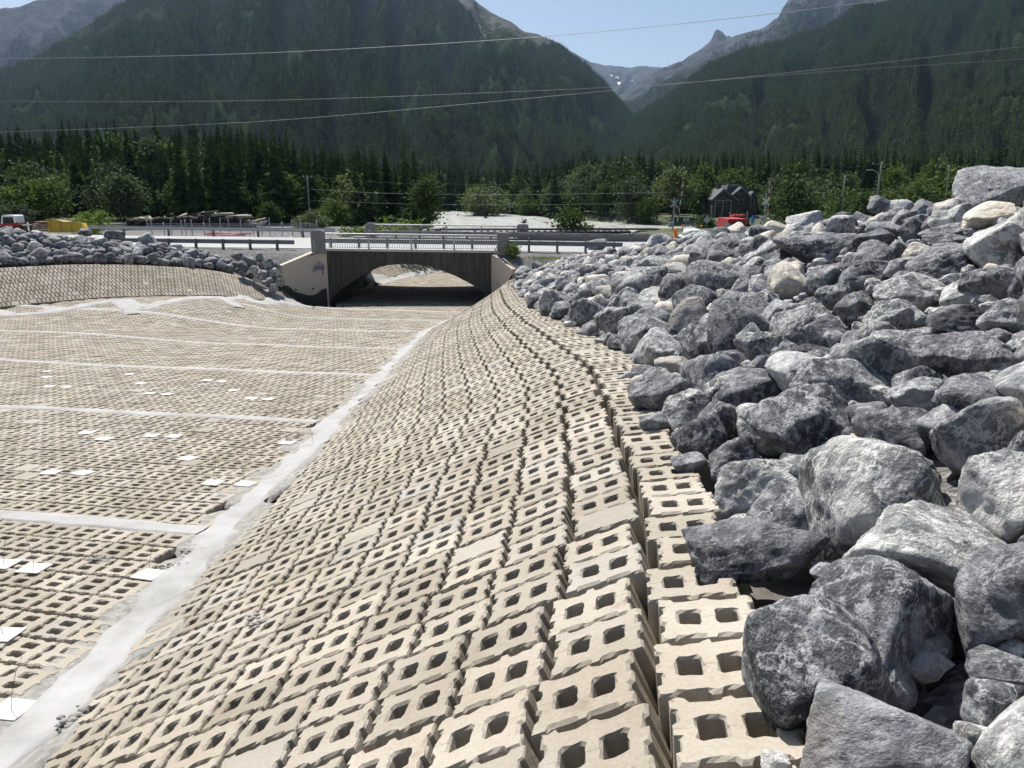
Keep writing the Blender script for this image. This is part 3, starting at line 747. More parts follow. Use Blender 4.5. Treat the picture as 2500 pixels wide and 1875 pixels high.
def try_fill(n, rlo, rhi, sampler, f, far=0.78, sink=0.35):
    A = np.array([q[:4] for q in placed] + [q[:4] for q in fill]) if placed or fill else np.zeros((0, 4))
    buf = [A] ; cnt = 0
    arr = np.zeros((len(A) + n, 4)); arr[:len(A)] = A; m = len(A)
    for _ in range(n):
        x, y, sc_ = sampler(); r = rnd.uniform(rlo, rhi) * sc_
        if x > -5 and y < 9 and r > 0.20 + 0.030 * y: continue
        z = float(f(np.array([x]), np.array([y]))[0]) + r * sink
        if x > -5:
            qx, qy = topx((x, y, z)); rp_ = r / pixscale((x, y, z + CZ))
            if any(abs(qx - b[0]) < 0.42 * b[2] + 0.45 * rp_ and abs(qy - b[1]) < 0.42 * b[3] + 0.45 * rp_ and y < bp[1] + 0.1 for b, bp in zip(BIG, placed)): continue
        if m:
            d2 = (arr[:m, 0] - x) ** 2 + (arr[:m, 1] - y) ** 2 + (arr[:m, 2] - z) ** 2
            if np.any(d2 < ((arr[:m, 3] + r) * far) ** 2): continue
        arr[m] = (x, y, z, r); m += 1; fill.append((x, y, z, r)); cnt += 1
    return cnt
def s_right():
    y = 1.2 + 53 * rnd.random() ** 1.25; x = float(xcre(y)) + 0.3 + 8.0 * rnd.random() ** 0.9
    if y > 46: x = min(x, float(xcre(y)) + 0.4 + rnd.random() * max(1.5, 8 - (y - 46) * 0.75))
    return x, y, 1.0 - 0.55 * min(1, max(0, y - 6) / 30)
n0 = len(fill)
try_fill(110, 0.52, 0.68, s_right, berm); try_fill(650, 0.40, 0.52, s_right, berm); try_fill(3000, 0.28, 0.42, s_right, berm, 0.74)
try_fill(6000, 0.17, 0.28, s_right, berm, 0.70, 0.55)
def s_near():
    y = 1.6 + 7.5 * rnd.random(); return float(xcre(y)) + 0.55 + 5.5 * rnd.random(), y, 1.0
try_fill(900, 0.24, 0.36, s_near, berm, 0.66, 0.3); try_fill(1500, 0.13, 0.24, s_near, berm, 0.66, 0.5); nR = len(fill)
def s_left():
    while True:
        l = -6 + 21.3 * rnd.random(); w_ = LBW + 0.25 + 7.0 * rnd.random() ** 1.1
        top = float(np.interp(l, [-6, 0, 5, 9, 12, 16], [7.0, 6.5, 5.6, 4.2, 3.0, 1.6]))
        if w_ < LBW + top: break
    x, y = left_pt(l, w_); return x, y, 1.0
def lberm(X, Y):
    l = (X - LT0[0]) * LTD[0] + (Y - LT0[1]) * LTD[1]; w_ = (X - LT0[0]) * LTN[0] + (Y - LT0[1]) * LTN[1]; return left_prof(l, w_)
try_fill(160, 0.36, 0.46, s_left, lberm); try_fill(1200, 0.24, 0.36, s_left, lberm, 0.72); try_fill(3500, 0.14, 0.24, s_left, lberm, 0.70, 0.5)
# hand-set ones on the left: three blocks on the crest of that heap
for cx, cy, pw, ph, Y, label in ((282, 575, 50, 27, 52.5, 'square-cut dark boulder standing apart by the guardrail'), (362, 586, 48, 36, 51.5, 'tall boulder with a bright top standing in front of the guardrail'),
                                 (207, 566, 34, 17, 53.0, 'low dark stone on the crest of the far heap before the guardrail')):
    p = at(cx, cy + ph * 0.1, Y); k = pixscale(p)
    V, F = rock_geo(1300 + cx, 4, 0.1)
    o = obj('boulder', mesh('boulder', V, F, M_ROCKD if cx != 362 else M_ROCK, True), None, p, label, 'boulder', 'boulders heaped on the left bank')
    o.scale = (pw * k / 2, pw * k / 2.4, ph * k / 2 * 1.25); o.rotation_euler = (0, 0, rnd.uniform(0, 0.5))
for cx, cy, pw, ph, Y, label in ((655, 648, 34, 34, 52.2, 'dark boulder stacked against the graffitied wing wall'), (632, 628, 30, 24, 53.2, 'grey boulder above the one stacked against the wing wall'), (664, 668, 30, 26, 51.8, 'dark boulder low in the ditch by the wing wall end'),
                                 (610, 640, 34, 30, 52.6, 'boulder left of the stack at the wing wall'), (590, 650, 36, 26, 52.0, 'low boulder at the end of the far bottom course'), (578, 626, 30, 22, 53.4, 'small upper boulder near the end of the far heap'), (676, 688, 22, 22, 51.6, 'small stone at the foot of the wing wall end'), (672, 650, 24, 26, 52.6, 'boulder tucked behind the wing wall end'),
                                 (1280, 668, 52, 36, 52.5, 'big dark boulder against the plain wing wall'), (1310, 650, 34, 22, 53.2, 'grey boulder right of the big one at the plain wing wall'), (640, 672, 32, 26, 51.4, 'grey boulder low beside the end of the far block slope'), (652, 690, 28, 24, 51.0, 'dark stone in the ditch left of the wing wall'), (668, 704, 26, 22, 50.9, 'lowest dark stone in the ditch before the wing wall'), (684, 684, 22, 30, 52.4, 'narrow stone leaning on the wing wall end'), (624, 660, 28, 22, 51.8, 'last boulder of the far bottom course'), (646, 655, 30, 28, 52.9, 'grey boulder filling the corner behind the wing wall'), (1262, 690, 26, 24, 51.0, 'stone wedged at the foot of the plain wing wall')):
    p = at(cx, cy, Y); k = pixscale(p); V, F = rock_geo(1500 + cx, 4, 0.15)
    o = obj('boulder', mesh('boulder', V, F, M_ROCKD if cx % 4 else M_ROCK, True), None, p, label, 'boulder', 'boulders stacked by the bridge walls')
    o.scale = (pw * k / 2, pw * k / 2.1, ph * k / 2 * 1.1); o.rotation_euler = (0, rnd.uniform(-0.2, 0.2), rnd.uniform(0, 6))
    placed.append((p.x, p.y, p.z - CZ, pw * k / 2))
size_px = np.array([q[3] / pixscale((q[0], q[1], q[2] + CZ)) for q in fill])
inview = np.array([abs(q[0]) < 0.66 * q[1] + 0.3 and (q[1] > 2) for q in fill])
order = np.argsort(-(size_px * inview)); NSINGLE = 300 - len(BIG) - 20
single = set(int(i) for i in order[:NSINGLE])
# keep a share for the far heap so that its larger stones are single objects as well
leftids = [int(i) for i in order if i >= nR and inview[i]][:70]
rightids = [int(i) for i in order if i < nR][:NSINGLE - len(leftids)]
single = set(leftids) | set(rightids)
def tone_pick(side):
    r = rnd.random()
    return ('d' if r < 0.24 else 'g' if r < 0.64 else 'l' if r < 0.88 else 'c') if side else ('d' if r < 0.4 else 'g' if r < 0.88 else 'l' if r < 0.96 else 'c')
ORD = 'first second third fourth fifth sixth seventh eighth ninth tenth eleventh twelfth thirteenth fourteenth fifteenth sixteenth seventeenth eighteenth nineteenth twentieth'.split()
ORD = ORD + ['twenty-' + a for a in ORD[:9]] + ['thirtieth'] + ['thirty-' + a for a in ORD[:9]] + ['fortieth'] + ['forty-' + a for a in ORD[:9]] + ['fiftieth'] + ['fifty-' + a for a in ORD[:9]]
left_named = {}
TW = {'d': 'dark', 'g': 'mid-grey', 'l': 'pale grey', 'c': 'cream'}
stuffV = {}
for i, (x, y, z, r) in enumerate(fill):
    right = i < nR; tn = tone_pick(right)
    sx, sy, sz = r * rnd.uniform(0.95, 1.30), r * rnd.uniform(0.85, 1.15), r * rnd.uniform(0.74, 1.12)
    eul = (rnd.uniform(-0.35, 0.35), rnd.uniform(-0.4, 0.4), rnd.uniform(0, 6.28))
    if i in single:
        px = 2 * r / pixscale((x, y, z + CZ))
        o = obj('boulder', proto(4 if px > 45 else 3, int(rnd.random() * 16), TONE[tn]), None, (x, y, z + CZ))
        o.scale = (sx, sy, sz); o.rotation_euler = eul
        szw = 'large' if r > 0.55 else 'middling' if r > 0.36 else 'small'
        if right:
            qx, qy = topx((x, y, z)); bx, by, nm = min(BIGP, key=lambda b_: math.hypot(b_[0] - qx, b_[1] - qy)); dx_, dy_ = qx - bx, qy - by
            side = ('right of' if dx_ > 0 else 'left of') if abs(dx_) > abs(dy_) else ('below' if dy_ > 0 else 'above')
            nm = nm.rsplit(' ', 1)[0] if nm.split()[-1] in ('a', 'the', 'with', 'and', 'of', 'its', 'at', 'in', 'on', 'under', 'one', 'by') and nm.split()[-1] != 'one' else nm
            o['label'] = f'{szw} {TW[tn]} boulder {side} the {nm}'; o['group'] = 'boulders heaped on the right bank'
        else:
            w_ = (x - LT0[0]) * LTN[0] + (y - LT0[1]) * LTN[1] - LBW
            zone = 'in the bottom course of the far heap' if w_ < 0.9 else 'on the face of the far heap' if w_ < 3 else 'along the crest of the far heap'
            left_named.setdefault(zone, []).append((-x, o, f'{szw} {TW[tn]}')); o['group'] = 'boulders heaped on the left bank'
        o['category'] = 'boulder'
    else:
        px = 2 * r / pixscale((x, y, z + CZ))
        key = ('right' if right else 'left', tn)
        stuffV.setdefault(key, []).append((i, px, (sx, sy, sz), eul))
for zone, lst in left_named.items():
    for k_, (_, o, wd_) in enumerate(sorted(lst, key=lambda a: a[0])): o['label'] = f'{wd_} boulder, {ORD[k_]} from the bridge {zone}'
RG = {s_: [rock_geo(700 + k, s_, (k % 3) / 3) for k in range(8)] for s_ in (2, 3)}
for (side, tn), lst in stuffV.items():
    AV, AF, b = [], [], 0
    for i, px, s3, eul in lst:
        x, y, z, r = fill[i]; gv, gf = RG[3 if px > 18 else 2][int(rnd.random() * 8)]
        Rm = np.array(Matrix.Rotation(eul[2], 3, 'Z') @ Matrix.Rotation(eul[1], 3, 'Y') @ Matrix.Rotation(eul[0], 3, 'X'))
        AV.append((gv * np.array(s3)) @ Rm.T + np.array([x, y, z + CZ])); AF.append(gf + b); b += len(gv)
    o = obj('riprap_stones', mesh('riprap_stones', np.concatenate(AV), np.concatenate(AF), TONE[tn], True), kind='stuff',
            label=f'{TW[tn]} small riprap stones filling the {"near" if side == "right" else "far"} heap', cat='riprap')
# chips and cobbles in the gaps and on the gravel top
AV, AF, b = [], [], 0
for k in range(5200):
    u = rnd.random()
    if u < 0.5:
        y = 1.5 + 48 * rnd.random() ** 1.4; x = float(xcre(y)) + 0.2 + 7.5 * rnd.random(); r = rnd.uniform(0.04, 0.12); z = float(berm(np.array([x]), np.array([y]))[0]) + r * 0.3
    elif u < 0.8:
        y = 9 + 40 * rnd.random(); x = float(xcre(y)) + 6.3 + 6 * rnd.random(); r = rnd.uniform(0.06, 0.2); z = float(berm(np.array([x]), np.array([y]))[0]) + r * 0.4
    else:
        x, y, _ = s_left(); r = rnd.uniform(0.05, 0.13); z = float(lberm(np.array([x]), np.array([y]))[0]) + 0.05
    gv, gf = RG[2][k % 8]; s3 = np.array([r * rnd.uniform(0.8, 1.4), r, r * rnd.uniform(0.5, 0.9)])
    Rm = np.array(Matrix.Rotation(rnd.uniform(0, 6.28), 3, 'Z')); AV.append((gv[:, :] * s3) @ Rm.T + np.array([x, y, z + CZ])); AF.append(gf + b); b += len(gv)
obj('cobbles', mesh('cobbles', np.concatenate(AV), np.concatenate(AF), M_ROCKL, False), kind='stuff', label='pale cobbles and chips lying between the boulders', cat='cobbles')

# ------------------------------------------------------------------ marker plates on the channel floor
PL = [(8, 1379), (83, 1389), (364, 1405), (8, 1552), (28, 1735), (212, 1057), (255, 1072), (370, 1064), (424, 1066), (119, 944), (162, 945), (114, 921), (115, 907), (343, 936), (365, 961), (407, 963),
      (316, 914), (506, 929), (541, 932), (571, 953), (614, 973), (655, 975), (520, 1180), (599, 1182), (124, 1154), (203, 1155), (458, 1120), (701, 1082), (765, 1087)]
PLL = {(8, 1379): 'white square plate with wire pin at the picture edge below the first cross joint', (83, 1389): 'white square plate with leaning pin next to the one at the picture edge',
       (364, 1405): 'white square plate with tall pin between the cross joint and the toe strip', (8, 1552): 'white plate on the blocks at the left picture edge, alone', (28, 1735): 'white plate with a dark smear beside the end of the toe strip'}
def plate_base():
    m = MB(); m.box((0, 0, 0.006), (0.27, 0.27, 0.010)); me = m.mesh('plate', M_PLATE)
    q = MB(); q.tube([(0, 0, 0.0), (0.012, 0.01, 0.12), (0.05, 0.0, 0.30), (0.10, 0.02, 0.40)], 0.0022, 6); return me, q.mesh('pin', M_WIRE)
pl_me, pin_me = plate_base()
for k, (px, py) in enumerate(PL):
    x, y = ground_ray(px, py, floor_h, 3, 60); z = float(floor_h(np.array([x]), np.array([y]))[0])
    dist = 'between the first and second cross joints' if y < 17 else 'just beyond the second cross joint' if y < 21 else 'about the third cross joint'
    e = empty('marker_plate', (x, y, z + CZ + 0.001), PLL.get((px, py), f'small white square plate with a wire pin {dist}'), 'marker plate', PLL.get((px, py)) and 'white marker plates' or f'white marker plates {dist}', R(12) * -1 + rnd.uniform(-0.2, 0.2))
    e.rotation_euler.x = -math.atan(G)
    obj('plate', pl_me, e); p_ = obj('pin', pin_me, e); p_.rotation_euler.z = rnd.uniform(0, 6.28)
# bits of spilled mortar on the blocks
for k, (px, py) in enumerate([(245, 1365), (470, 1345), (430, 1385), (640, 1520), (180, 1760), (250, 945), (960, 885)]):
    x, y = ground_ray(px, py, all_h, 3, 60); z = float(all_h(np.array([x]), np.array([y]))[0])
    AV, AF, b = [], [], 0
    for j in range(26):
        r = rnd.uniform(0.008, 0.03); gv, gf = RG[2][j % 8]
        AV.append(gv * r * np.array([1.3, 1, 0.6]) + np.array([x + rnd.gauss(0, 0.07), y + rnd.gauss(0, 0.07), z + CZ + 0.006])); AF.append(gf + b); b += len(gv)
    obj('mortar_crumbs', mesh('mortar_crumbs', np.concatenate(AV), np.concatenate(AF), M_MORTAR), kind='stuff', label='grey mortar crumbs spilled on the blocks', cat='crumbs')

# ------------------------------------------------------------------ road bridge
Y0, Y1 = 56.4, 69.6
def deckz(X): return -4.42 - 0.012 * (X + 13)
br = empty('road_bridge', (-7.2, 63, -8.4 + CZ), 'low concrete arch bridge with fluted dark face and metal railings', 'bridge')
br.location = (0, 0, 0)
acx = [at(x, y, Y0) for x, y in [(803, 747), (806, 735), (820, 718), (840, 701), (866, 684), (904, 661), (928, 652), (951, 647), (985, 644.5), (1018, 646), (1056, 653), (1106, 671), (1144, 690), (1170, 706), (1190, 724), (1197, 740), (1199, 760)]]
AX = [p.x for p in acx]; AZ = [p.z for p in acx]
AX[0] -= 0.02; AZ[0] = CZ - 8.7
def archz(x): return float(np.interp(x, AX, AZ))
XL, XR = -13.05, -1.42
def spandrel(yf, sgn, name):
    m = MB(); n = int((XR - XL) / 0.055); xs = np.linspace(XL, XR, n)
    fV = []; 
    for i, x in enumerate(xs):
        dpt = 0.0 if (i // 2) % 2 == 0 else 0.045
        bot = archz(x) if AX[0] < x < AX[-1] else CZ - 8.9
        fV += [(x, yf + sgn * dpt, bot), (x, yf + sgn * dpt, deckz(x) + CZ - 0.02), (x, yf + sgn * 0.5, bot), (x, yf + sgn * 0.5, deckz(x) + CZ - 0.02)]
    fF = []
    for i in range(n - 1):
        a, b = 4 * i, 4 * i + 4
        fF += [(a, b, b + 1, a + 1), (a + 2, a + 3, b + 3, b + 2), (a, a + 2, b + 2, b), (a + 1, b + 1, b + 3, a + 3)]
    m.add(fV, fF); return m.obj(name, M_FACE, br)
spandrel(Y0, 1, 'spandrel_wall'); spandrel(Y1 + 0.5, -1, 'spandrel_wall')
bm_ = MB(); nb = 48; xs = np.linspace(AX[0], AX[-1], nb); 
xs = np.interp(np.linspace(0, 1, nb), np.linspace(0, 1, len(AX)), AX)
V = []; F = []
for x in xs:
    for yy in (Y0 + 0.03, 60.0, 65.0, Y1 + 0.45): V.append((x, yy, archz(x) + 0.01))
for i in range(nb - 1):
    for j in range(3): a = i * 4 + j; F.append((a, a + 1, a + 5, a + 4))
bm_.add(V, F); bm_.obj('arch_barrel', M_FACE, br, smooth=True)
# coping edge and deck
m = MB(); m.prism([(XL - 0.5, deckz(XL - 0.5) + CZ - 0.06), (XR + 0.5, deckz(XR + 0.5) + CZ - 0.06), (XR + 0.5, deckz(XR + 0.5) + CZ + 0.10), (XL - 0.5, deckz(XL - 0.5) + CZ + 0.10)], 'y', Y0 - 0.05, Y0 + 0.55); m.obj('coping', M_COPE, br)
m = MB(); m.prism([(XL - 0.5, deckz(XL) + CZ - 0.06), (XR + 0.5, deckz(XR) + CZ - 0.06), (XR + 0.5, deckz(XR) + CZ + 0.10), (XL - 0.5, deckz(XL) + CZ + 0.10)], 'y', Y1, Y1 + 0.6); m.obj('coping', M_COPE, br)
def pillar(x, y, wd, h, emblem=False):
    z = deckz(x) + CZ - 0.25; r = 0.22; poly = [(x - wd / 2, z), (x + wd / 2, z)]
    for k in range(7): a = k / 6 * math.pi / 2; poly.append((x + wd / 2 - r + r * math.cos(a), z + h - r + r * math.sin(a)))
    for k in range(7): a = math.pi / 2 + k / 6 * math.pi / 2; poly.append((x - wd / 2 + r + r * math.cos(a), z + h - r + r * math.sin(a)))
    m = MB(); m.prism(poly, 'y', y, y + 0.40); o = m.obj('pillar', M_CONC, br)
    if emblem:
        q = MB(); q.tube([(x, y - 0.02, z + h * 0.58), (x, y + 0.05, z + h * 0.58)], 0.22, 20); q.obj('emblem', M_FACE, o)
        q = MB(); q.tube([(x, y - 0.035, z + h * 0.58), (x, y - 0.015, z + h * 0.58)], 0.13, 16); q.obj('emblem_boss', M_CONC, o)
    return o
pillar(-13.4, Y0 - 0.35, 0.92, 1.62); pillar(-0.62, Y0 - 0.35, 0.86, 1.60); pillar(-12.1, Y1 + 0.1, 0.86, 1.5); pillar(0.92, Y1 + 0.1, 1.0, 1.55, True)
bal = MB(); bal.box((0, 0, 0.5), (0.028, 0.028, 0.86)); bal_me = bal.mesh('baluster', M_GALV)
pst = MB(); pst.box((0, 0, 0.48), (0.12, 0.10, 1.02)); pst_me = pst.mesh('rail_post', M_GALV)
def railing(xa, xb, y, nposts, name):
    def zz(x): return deckz(x) + CZ + 0.09
    m = MB(); m.tube([(xa, y, zz(xa) + 1.02), (xb, y, zz(xb) + 1.02)], 0.055, 10)
    m.box(((xa + xb) / 2, y, (zz(xa) + zz(xb)) / 2 + 0.10), (xb - xa, 0.05, 0.04), ry=math.atan(0.012))
    o = m.obj('railing', M_GALV, br)
    n = int((xb - xa) / 0.165)
    for k in range(1, n):
        x = xa + (xb - xa) * k / n; obj('baluster', bal_me, o, (x, y, zz(x) + 0.0))
    for k in range(1, nposts + 1):
        x = xa + (xb - xa) * k / (nposts + 1); obj('rail_post', pst_me, o, (x, y, zz(x)))
railing(-12.95, -1.05, Y0 + 0.15, 3, 'near'); railing(-11.7, 0.45, Y1 + 0.3, 3, 'far')
# wing walls, with the dark coat left below the splash line
def wing(pts_top, pts_bot, thick, name, low):
    """pts: outer end then corner at the face (x, y, z rel)."""
    (xa, ya, za), (xm, ym, zm), (xb, yb, zb) = pts_top; 
    dx, dy = xb - xa, yb - ya; l = math.hypot(dx, dy); nx, ny = (dy / l, -dx / l)
    if ny > 0: nx, ny = -nx, -ny
    zb0, zb1 = pts_bot
    fr = [(xa, ya, zb0), (xb, yb, zb1), (xb, yb, zb), (xm, ym, zm), (xa, ya, za)]
    V = [(x, y, z + CZ) for x, y, z in fr] + [(x - nx * thick, y - ny * thick, z + CZ) for x, y, z in fr]
    n = 5; F = [(4, 3, 2, 1, 0), (5, 6, 7, 8, 9)] + [(i, (i + 1) % n, (i + 1) % n + n, i + n) for i in range(n)]
    m = MB(); m.add(V, F); o = m.obj('wing_wall', M_WING, br)
    return o, (nx, ny)
A = at(688, 648, 53.6); B = at(769, 614, 56.0); Cc = at(797, 613, 56.38)
lw, ln = wing([(A.x, A.y, A.z - CZ), (B.x, B.y, B.z - CZ), (Cc.x, Cc.y, Cc.z - CZ)], (-8.6, -8.9), 0.38, 'left', 0)
# irregular dark coat on the lower part of that wall
def on_wall(x, y, A_, C_, off):       # photo pixel onto the vertical plane through A_, C_
    d = ray(x, y); dx, dy = C_.x - A_.x, C_.y - A_.y
    t = (A_.x * dy - A_.y * dx) / (d.x * dy - d.y * dx); p = d * t
    l = math.hypot(dx, dy); n = Vector((dy / l, -dx / l, 0)); n = n if n.y < 0 else -n
    return Vector((p.x, p.y, p.z + CZ)) + n * off
coat = [(688, 693), (695, 697), (703, 698), (712, 704), (718, 712), (728, 714), (742, 718), (752, 721), (764, 721), (775, 717), (783, 709), (790, 706), (797, 703), (801, 752), (760, 752), (720, 738), (690, 722)]
V = [on_wall(x, y, A, Cc, 0.006) for x, y in coat]
m = MB(); m.add(V, [tuple(range(len(V)))]); m.obj('dark_coat', M_DARKCOAT, lw)
for px, py in ((722, 708), (764.5, 705)):
    c = on_wall(px, py, A, Cc, 0.008); tdir = Vector((Cc.x - A.x, Cc.y - A.y, 0)).normalized()
    V = [c + (tdir * math.cos(a) + Vector((0, 0, 1)) * math.sin(a)) * 0.075 for a in np.linspace(0, 2 * math.pi, 14, endpoint=False)]
    m = MB(); m.add(V, [tuple(range(14))]); m.obj('weep_hole', M_BLACK, lw)
# spray-painted scrawl
SCR = [[(764, 655), (768, 650), (772, 652), (769, 657), (765, 660), (764, 663), (770, 660)], [(772, 659), (773, 650), (776, 658), (778, 649), (781, 657)], [(778, 642), (773, 644), (770, 649), (774, 654), (782, 655), (786, 649), (784, 642), (779, 640), (777, 646), (783, 651)],
       [(780, 638), (781, 646)], [(785, 653), (789, 648), (793, 651), (790, 656), (786, 657)], [(784, 646), (788, 645), (788, 650), (792, 655)], [(787, 657), (788, 672)], [(789, 656), (790, 665), (790, 673)], [(767, 662), (780, 657), (792, 654)]]
m = MB()
for st in SCR:
    P = [on_wall(x, y, A, Cc, 0.004) for x, y in st]
    Q = []
    for i in range(len(P) - 1):
        for j in range(3): Q.append(P[i].lerp(P[i + 1], j / 3))
    Q.append(P[-1]); m.tube(Q, 0.016, 5)
m.obj('graffiti', M_GRAFFITI, lw, label='purple spray-painted scrawl on the pale wing wall')
A2 = at(1250, 657, 54.0); B2 = at(1203, 622, 56.1); C2 = at(1199, 621, 56.38)
rw, rn = wing([(A2.x, A2.y, A2.z - CZ), (B2.x, B2.y, B2.z - CZ), (C2.x, C2.y, C2.z - CZ)], (-8.0, -8.6), 0.38, 'right', 0)
m = MB()
for st in ([(1213, 695), (1216, 692), (1217, 689)], [(1208, 709), (1209, 713)], [(1200, 716), (1201, 721)]):
    m.tube([on_wall(x, y, A2, C2, 0.004) for x, y in st], 0.03, 5)
m.obj('tar_marks', M_BLACK, rw)
V = [on_wall(x, y, A2, C2, 0.006) for x, y in [(1240, 692), (1243, 682), (1248, 672), (1251, 668), (1251, 715), (1236, 715)]]
m = MB(); m.add(V, [tuple(range(len(V)))]); m.obj('dark_coat', M_DARKCOAT, rw)
# bent conduits in front of the pillars
for nm, (px, py, Y), fl in (('l', (768, 612, 55.75), 1), ('r', (1214, 620, 55.75), -1)):
    for hh, ox in ((0.95, 0), (0.5, 0.14)):
        b = at(px, py, Y); b.x += ox * fl
        pts = [b - Vector((0, 0, 0.1)), b + Vector((0, 0, hh * 0.75)), b + Vector((0.06 * 1, 0.05, hh * 0.92)), b + Vector((0.2, 0.12, hh))]
        m = MB(); m.tube(pts, 0.045, 8); m.obj('vent_pipe', M_GALV, None, True, label=f'{"tall" if hh > 0.6 else "short"} bent grey pipe on the {"graffitied" if fl == 1 else "bush-side"} wing wall', cat='pipe')
pp = at(1238, 698, 53.0); m = MB(); m.tube([pp, pp + Vector((0.55, 0.5, 0.0))], 0.12, 12); m.obj('drain_pipe', M_WHITE, None, True, label='short white drain pipe end beside the plain wing wall', cat='pipe')

# trough under and beyond the bridge
YY, TT = np.meshgrid(np.linspace(56.4, 104, 60), np.concatenate([np.linspace(-30, -15, 12), np.linspace(-14.5, 9, 40)]), indexing='ij')
def ltoe2(Y): return np.interp(Y, [56, 70, 76, 84, 95, 104], [-12.9, -11.8, -10.3, -7.5, -3.0, 0.5])
def out_h(X, Y):
    X = np.asarray(X, float); Y = np.asarray(Y, float)
    f = gprof(Y); up = np.clip((ltoe2(Y) - X) * 0.5, 0, 3.3) * S(Y, 69.8, 70.4)
    up2 = np.clip((X - np.interp(Y, [56, 70, 104], [-1.4, 0.6, 9])) * 0.5, 0, 3.4) * S(Y, 69.8, 70.4)
    return f + up + up2
outlet = sheet('channel_outlet', TT, YY, np.where((YY < 70.1) & (TT < -13.2), -9.5, out_h(TT, YY) - TH), M_SUB)
a_, b_ = np.meshgrid(np.arange(50, 106, BU), np.arange(-24, 14, BV), indexing='ij')
a_ = a_ + (np.round(b_ / BV) % 2) * 0.14
PX = a_ * ax[0] + b_ * cx_[0] - 10.0; PY = a_ * ax[1] + b_ * cx_[1]
ok = (PY > 56.6) & (PY < 102) & (PX > ltoe2(PY) - 6.3) & (PX < 4) & ((PX > -12.7) | (PY > 70)) & ((PX < -1.6) | (PY > 70)) & (np.abs(PX - ltoe2(PY)) > 0.35)
PX, PY = PX[ok], PY[ok]; Pz = np.column_stack([PX, PY, out_h(PX, PY)]); Nn = normals(out_h, PX, PY, 0.2)
U3, V3, Nn = frames(Pz, np.tile([ax[0], ax[1], 0.0], (len(PX), 1)), Nn)
lay_blocks(outlet, Pz, U3, V3, Nn, 60, 0, 'outlet')
yy = np.arange(70.4, 100, 0.8); ribbon('grout_strip', np.stack([ltoe2(yy), yy], 1), 0.8, out_h, outlet, 0.04, step=0.3, jag=0.2, seed=71)
ribbon('grout_apron', [(-12.4, 70.6), (-11.2, 73.5)], lambda s: 2.6 - 0.5 * s, out_h, outlet, 0.05, step=0.3, jag=0.3, seed=72)

# ------------------------------------------------------------------ road, shoulders, guardrails
def roadz(X): return np.where(np.asarray(X) < 0, -4.42 - 0.012 * (np.asarray(X) + 13), -4.576 - 0.016 * np.asarray(X))
def strip(name, xs, ya, yb, dz, mat, **k):
    V = []; 
    for x in xs:
        for y in np.linspace(ya(x) if callable(ya) else ya, yb(x) if callable(yb) else yb, 5): V.append((x, y, float(roadz(x)) + CZ + dz))
    return obj(name, mesh(name, np.array(V), grid_faces(len(xs), 5), mat, True), **k)
xs = np.concatenate([np.arange(-110, 70, 2.5)])
def bend(x): return max(0, x - 6) ** 1.5 * 0.05
strip('road', xs, lambda x: 57.6 + bend(x), lambda x: 68.8 + bend(x), 0.0, M_ROAD, kind='structure')
for yl, nm in ((58.1, 'a'), (68.2, 'b')):
    strip('road_line', xs, lambda x, yl=yl: yl + bend(x), lambda x, yl=yl: yl + 0.12 + bend(x), 0.006, M_PAINT, kind='structure')
strip('road_line', xs, lambda x: 63.1 + bend(x), lambda x: 63.25 + bend(x), 0.006, simple('yellow_road_paint', (0.6, 0.42, 0.08), 0.6), kind='structure')
# gravel shoulders: either side of the bridge on the near side, a strip on the far side
def shoulder(name, xs, prof):
    V = []; n = len(prof(0))
    for x in xs:
        for y, z in prof(x): V.append((x, y, z + CZ))
    V = np.array(V); V[:, 2] += 0.05 * fbm(V[:, 0] * 1.3, V[:, 1] * 1.3, 12, 3)
    return obj(name, mesh(name, V, grid_faces(len(xs), n), M_GRAVEL, True), kind='structure')
def rz(x): return float(roadz(x))
shoulder('road_shoulder', np.append(np.arange(-110, -15.6, 0.7), -15.55), lambda x: [(52.6, rz(x) - 2.9), (53.8, rz(x) - 1.5), (54.6, rz(x) - 0.85), (55.3, rz(x) - 0.45), (56.0, rz(x) - 0.2), (56.8, rz(x) - 0.07), (57.65, rz(x) - 0.02)])
shoulder('road_shoulder', np.linspace(-15.55, -12.9, 8), lambda x: [(53.95 + (x + 15.55) * 0.93 + k * (57.65 - 53.95 - (x + 15.55) * 0.93), float(np.interp(53.95 + (x + 15.55) * 0.93 + k * (57.65 - 53.95 - (x + 15.55) * 0.93), [53.8, 54.6, 55.3, 56, 56.8, 57.65], [rz(x) - 1.4, rz(x) - 0.85, rz(x) - 0.45, rz(x) - 0.2, rz(x) - 0.07, rz(x) - 0.02]))) for k in (0, 0.2, 0.4, 0.6, 0.8, 1)])
shoulder('road_shoulder', np.linspace(-1.4, 0.2, 6), lambda x: [(56.65 - (x + 1.4) * 1.45 + k * (1.0 + (x + 1.4) * 1.45), float(np.interp(56.65 - (x + 1.4) * 1.45 + k * (1.0 + (x + 1.4) * 1.45), [54.2, 55.3, 56.2, 57, 57.65], [rz(x) - 0.9, rz(x) - 0.4, rz(x) - 0.15, rz(x) - 0.05, rz(x) - 0.02]))) for k in (0, 0.25, 0.5, 0.75, 1)])
shoulder('road_shoulder', np.arange(0.2, 60, 0.7), lambda x: [(53.6 + bend(x), rz(x) - 1.35 if x < 4 else rz(x) - 0.8), (54.4 + bend(x), rz(x) - 0.75), (55.3 + bend(x), rz(x) - 0.4), (56.2 + bend(x), rz(x) - 0.15), (57.0 + bend(x), rz(x) - 0.05), (57.65 + bend(x), rz(x) - 0.02)])
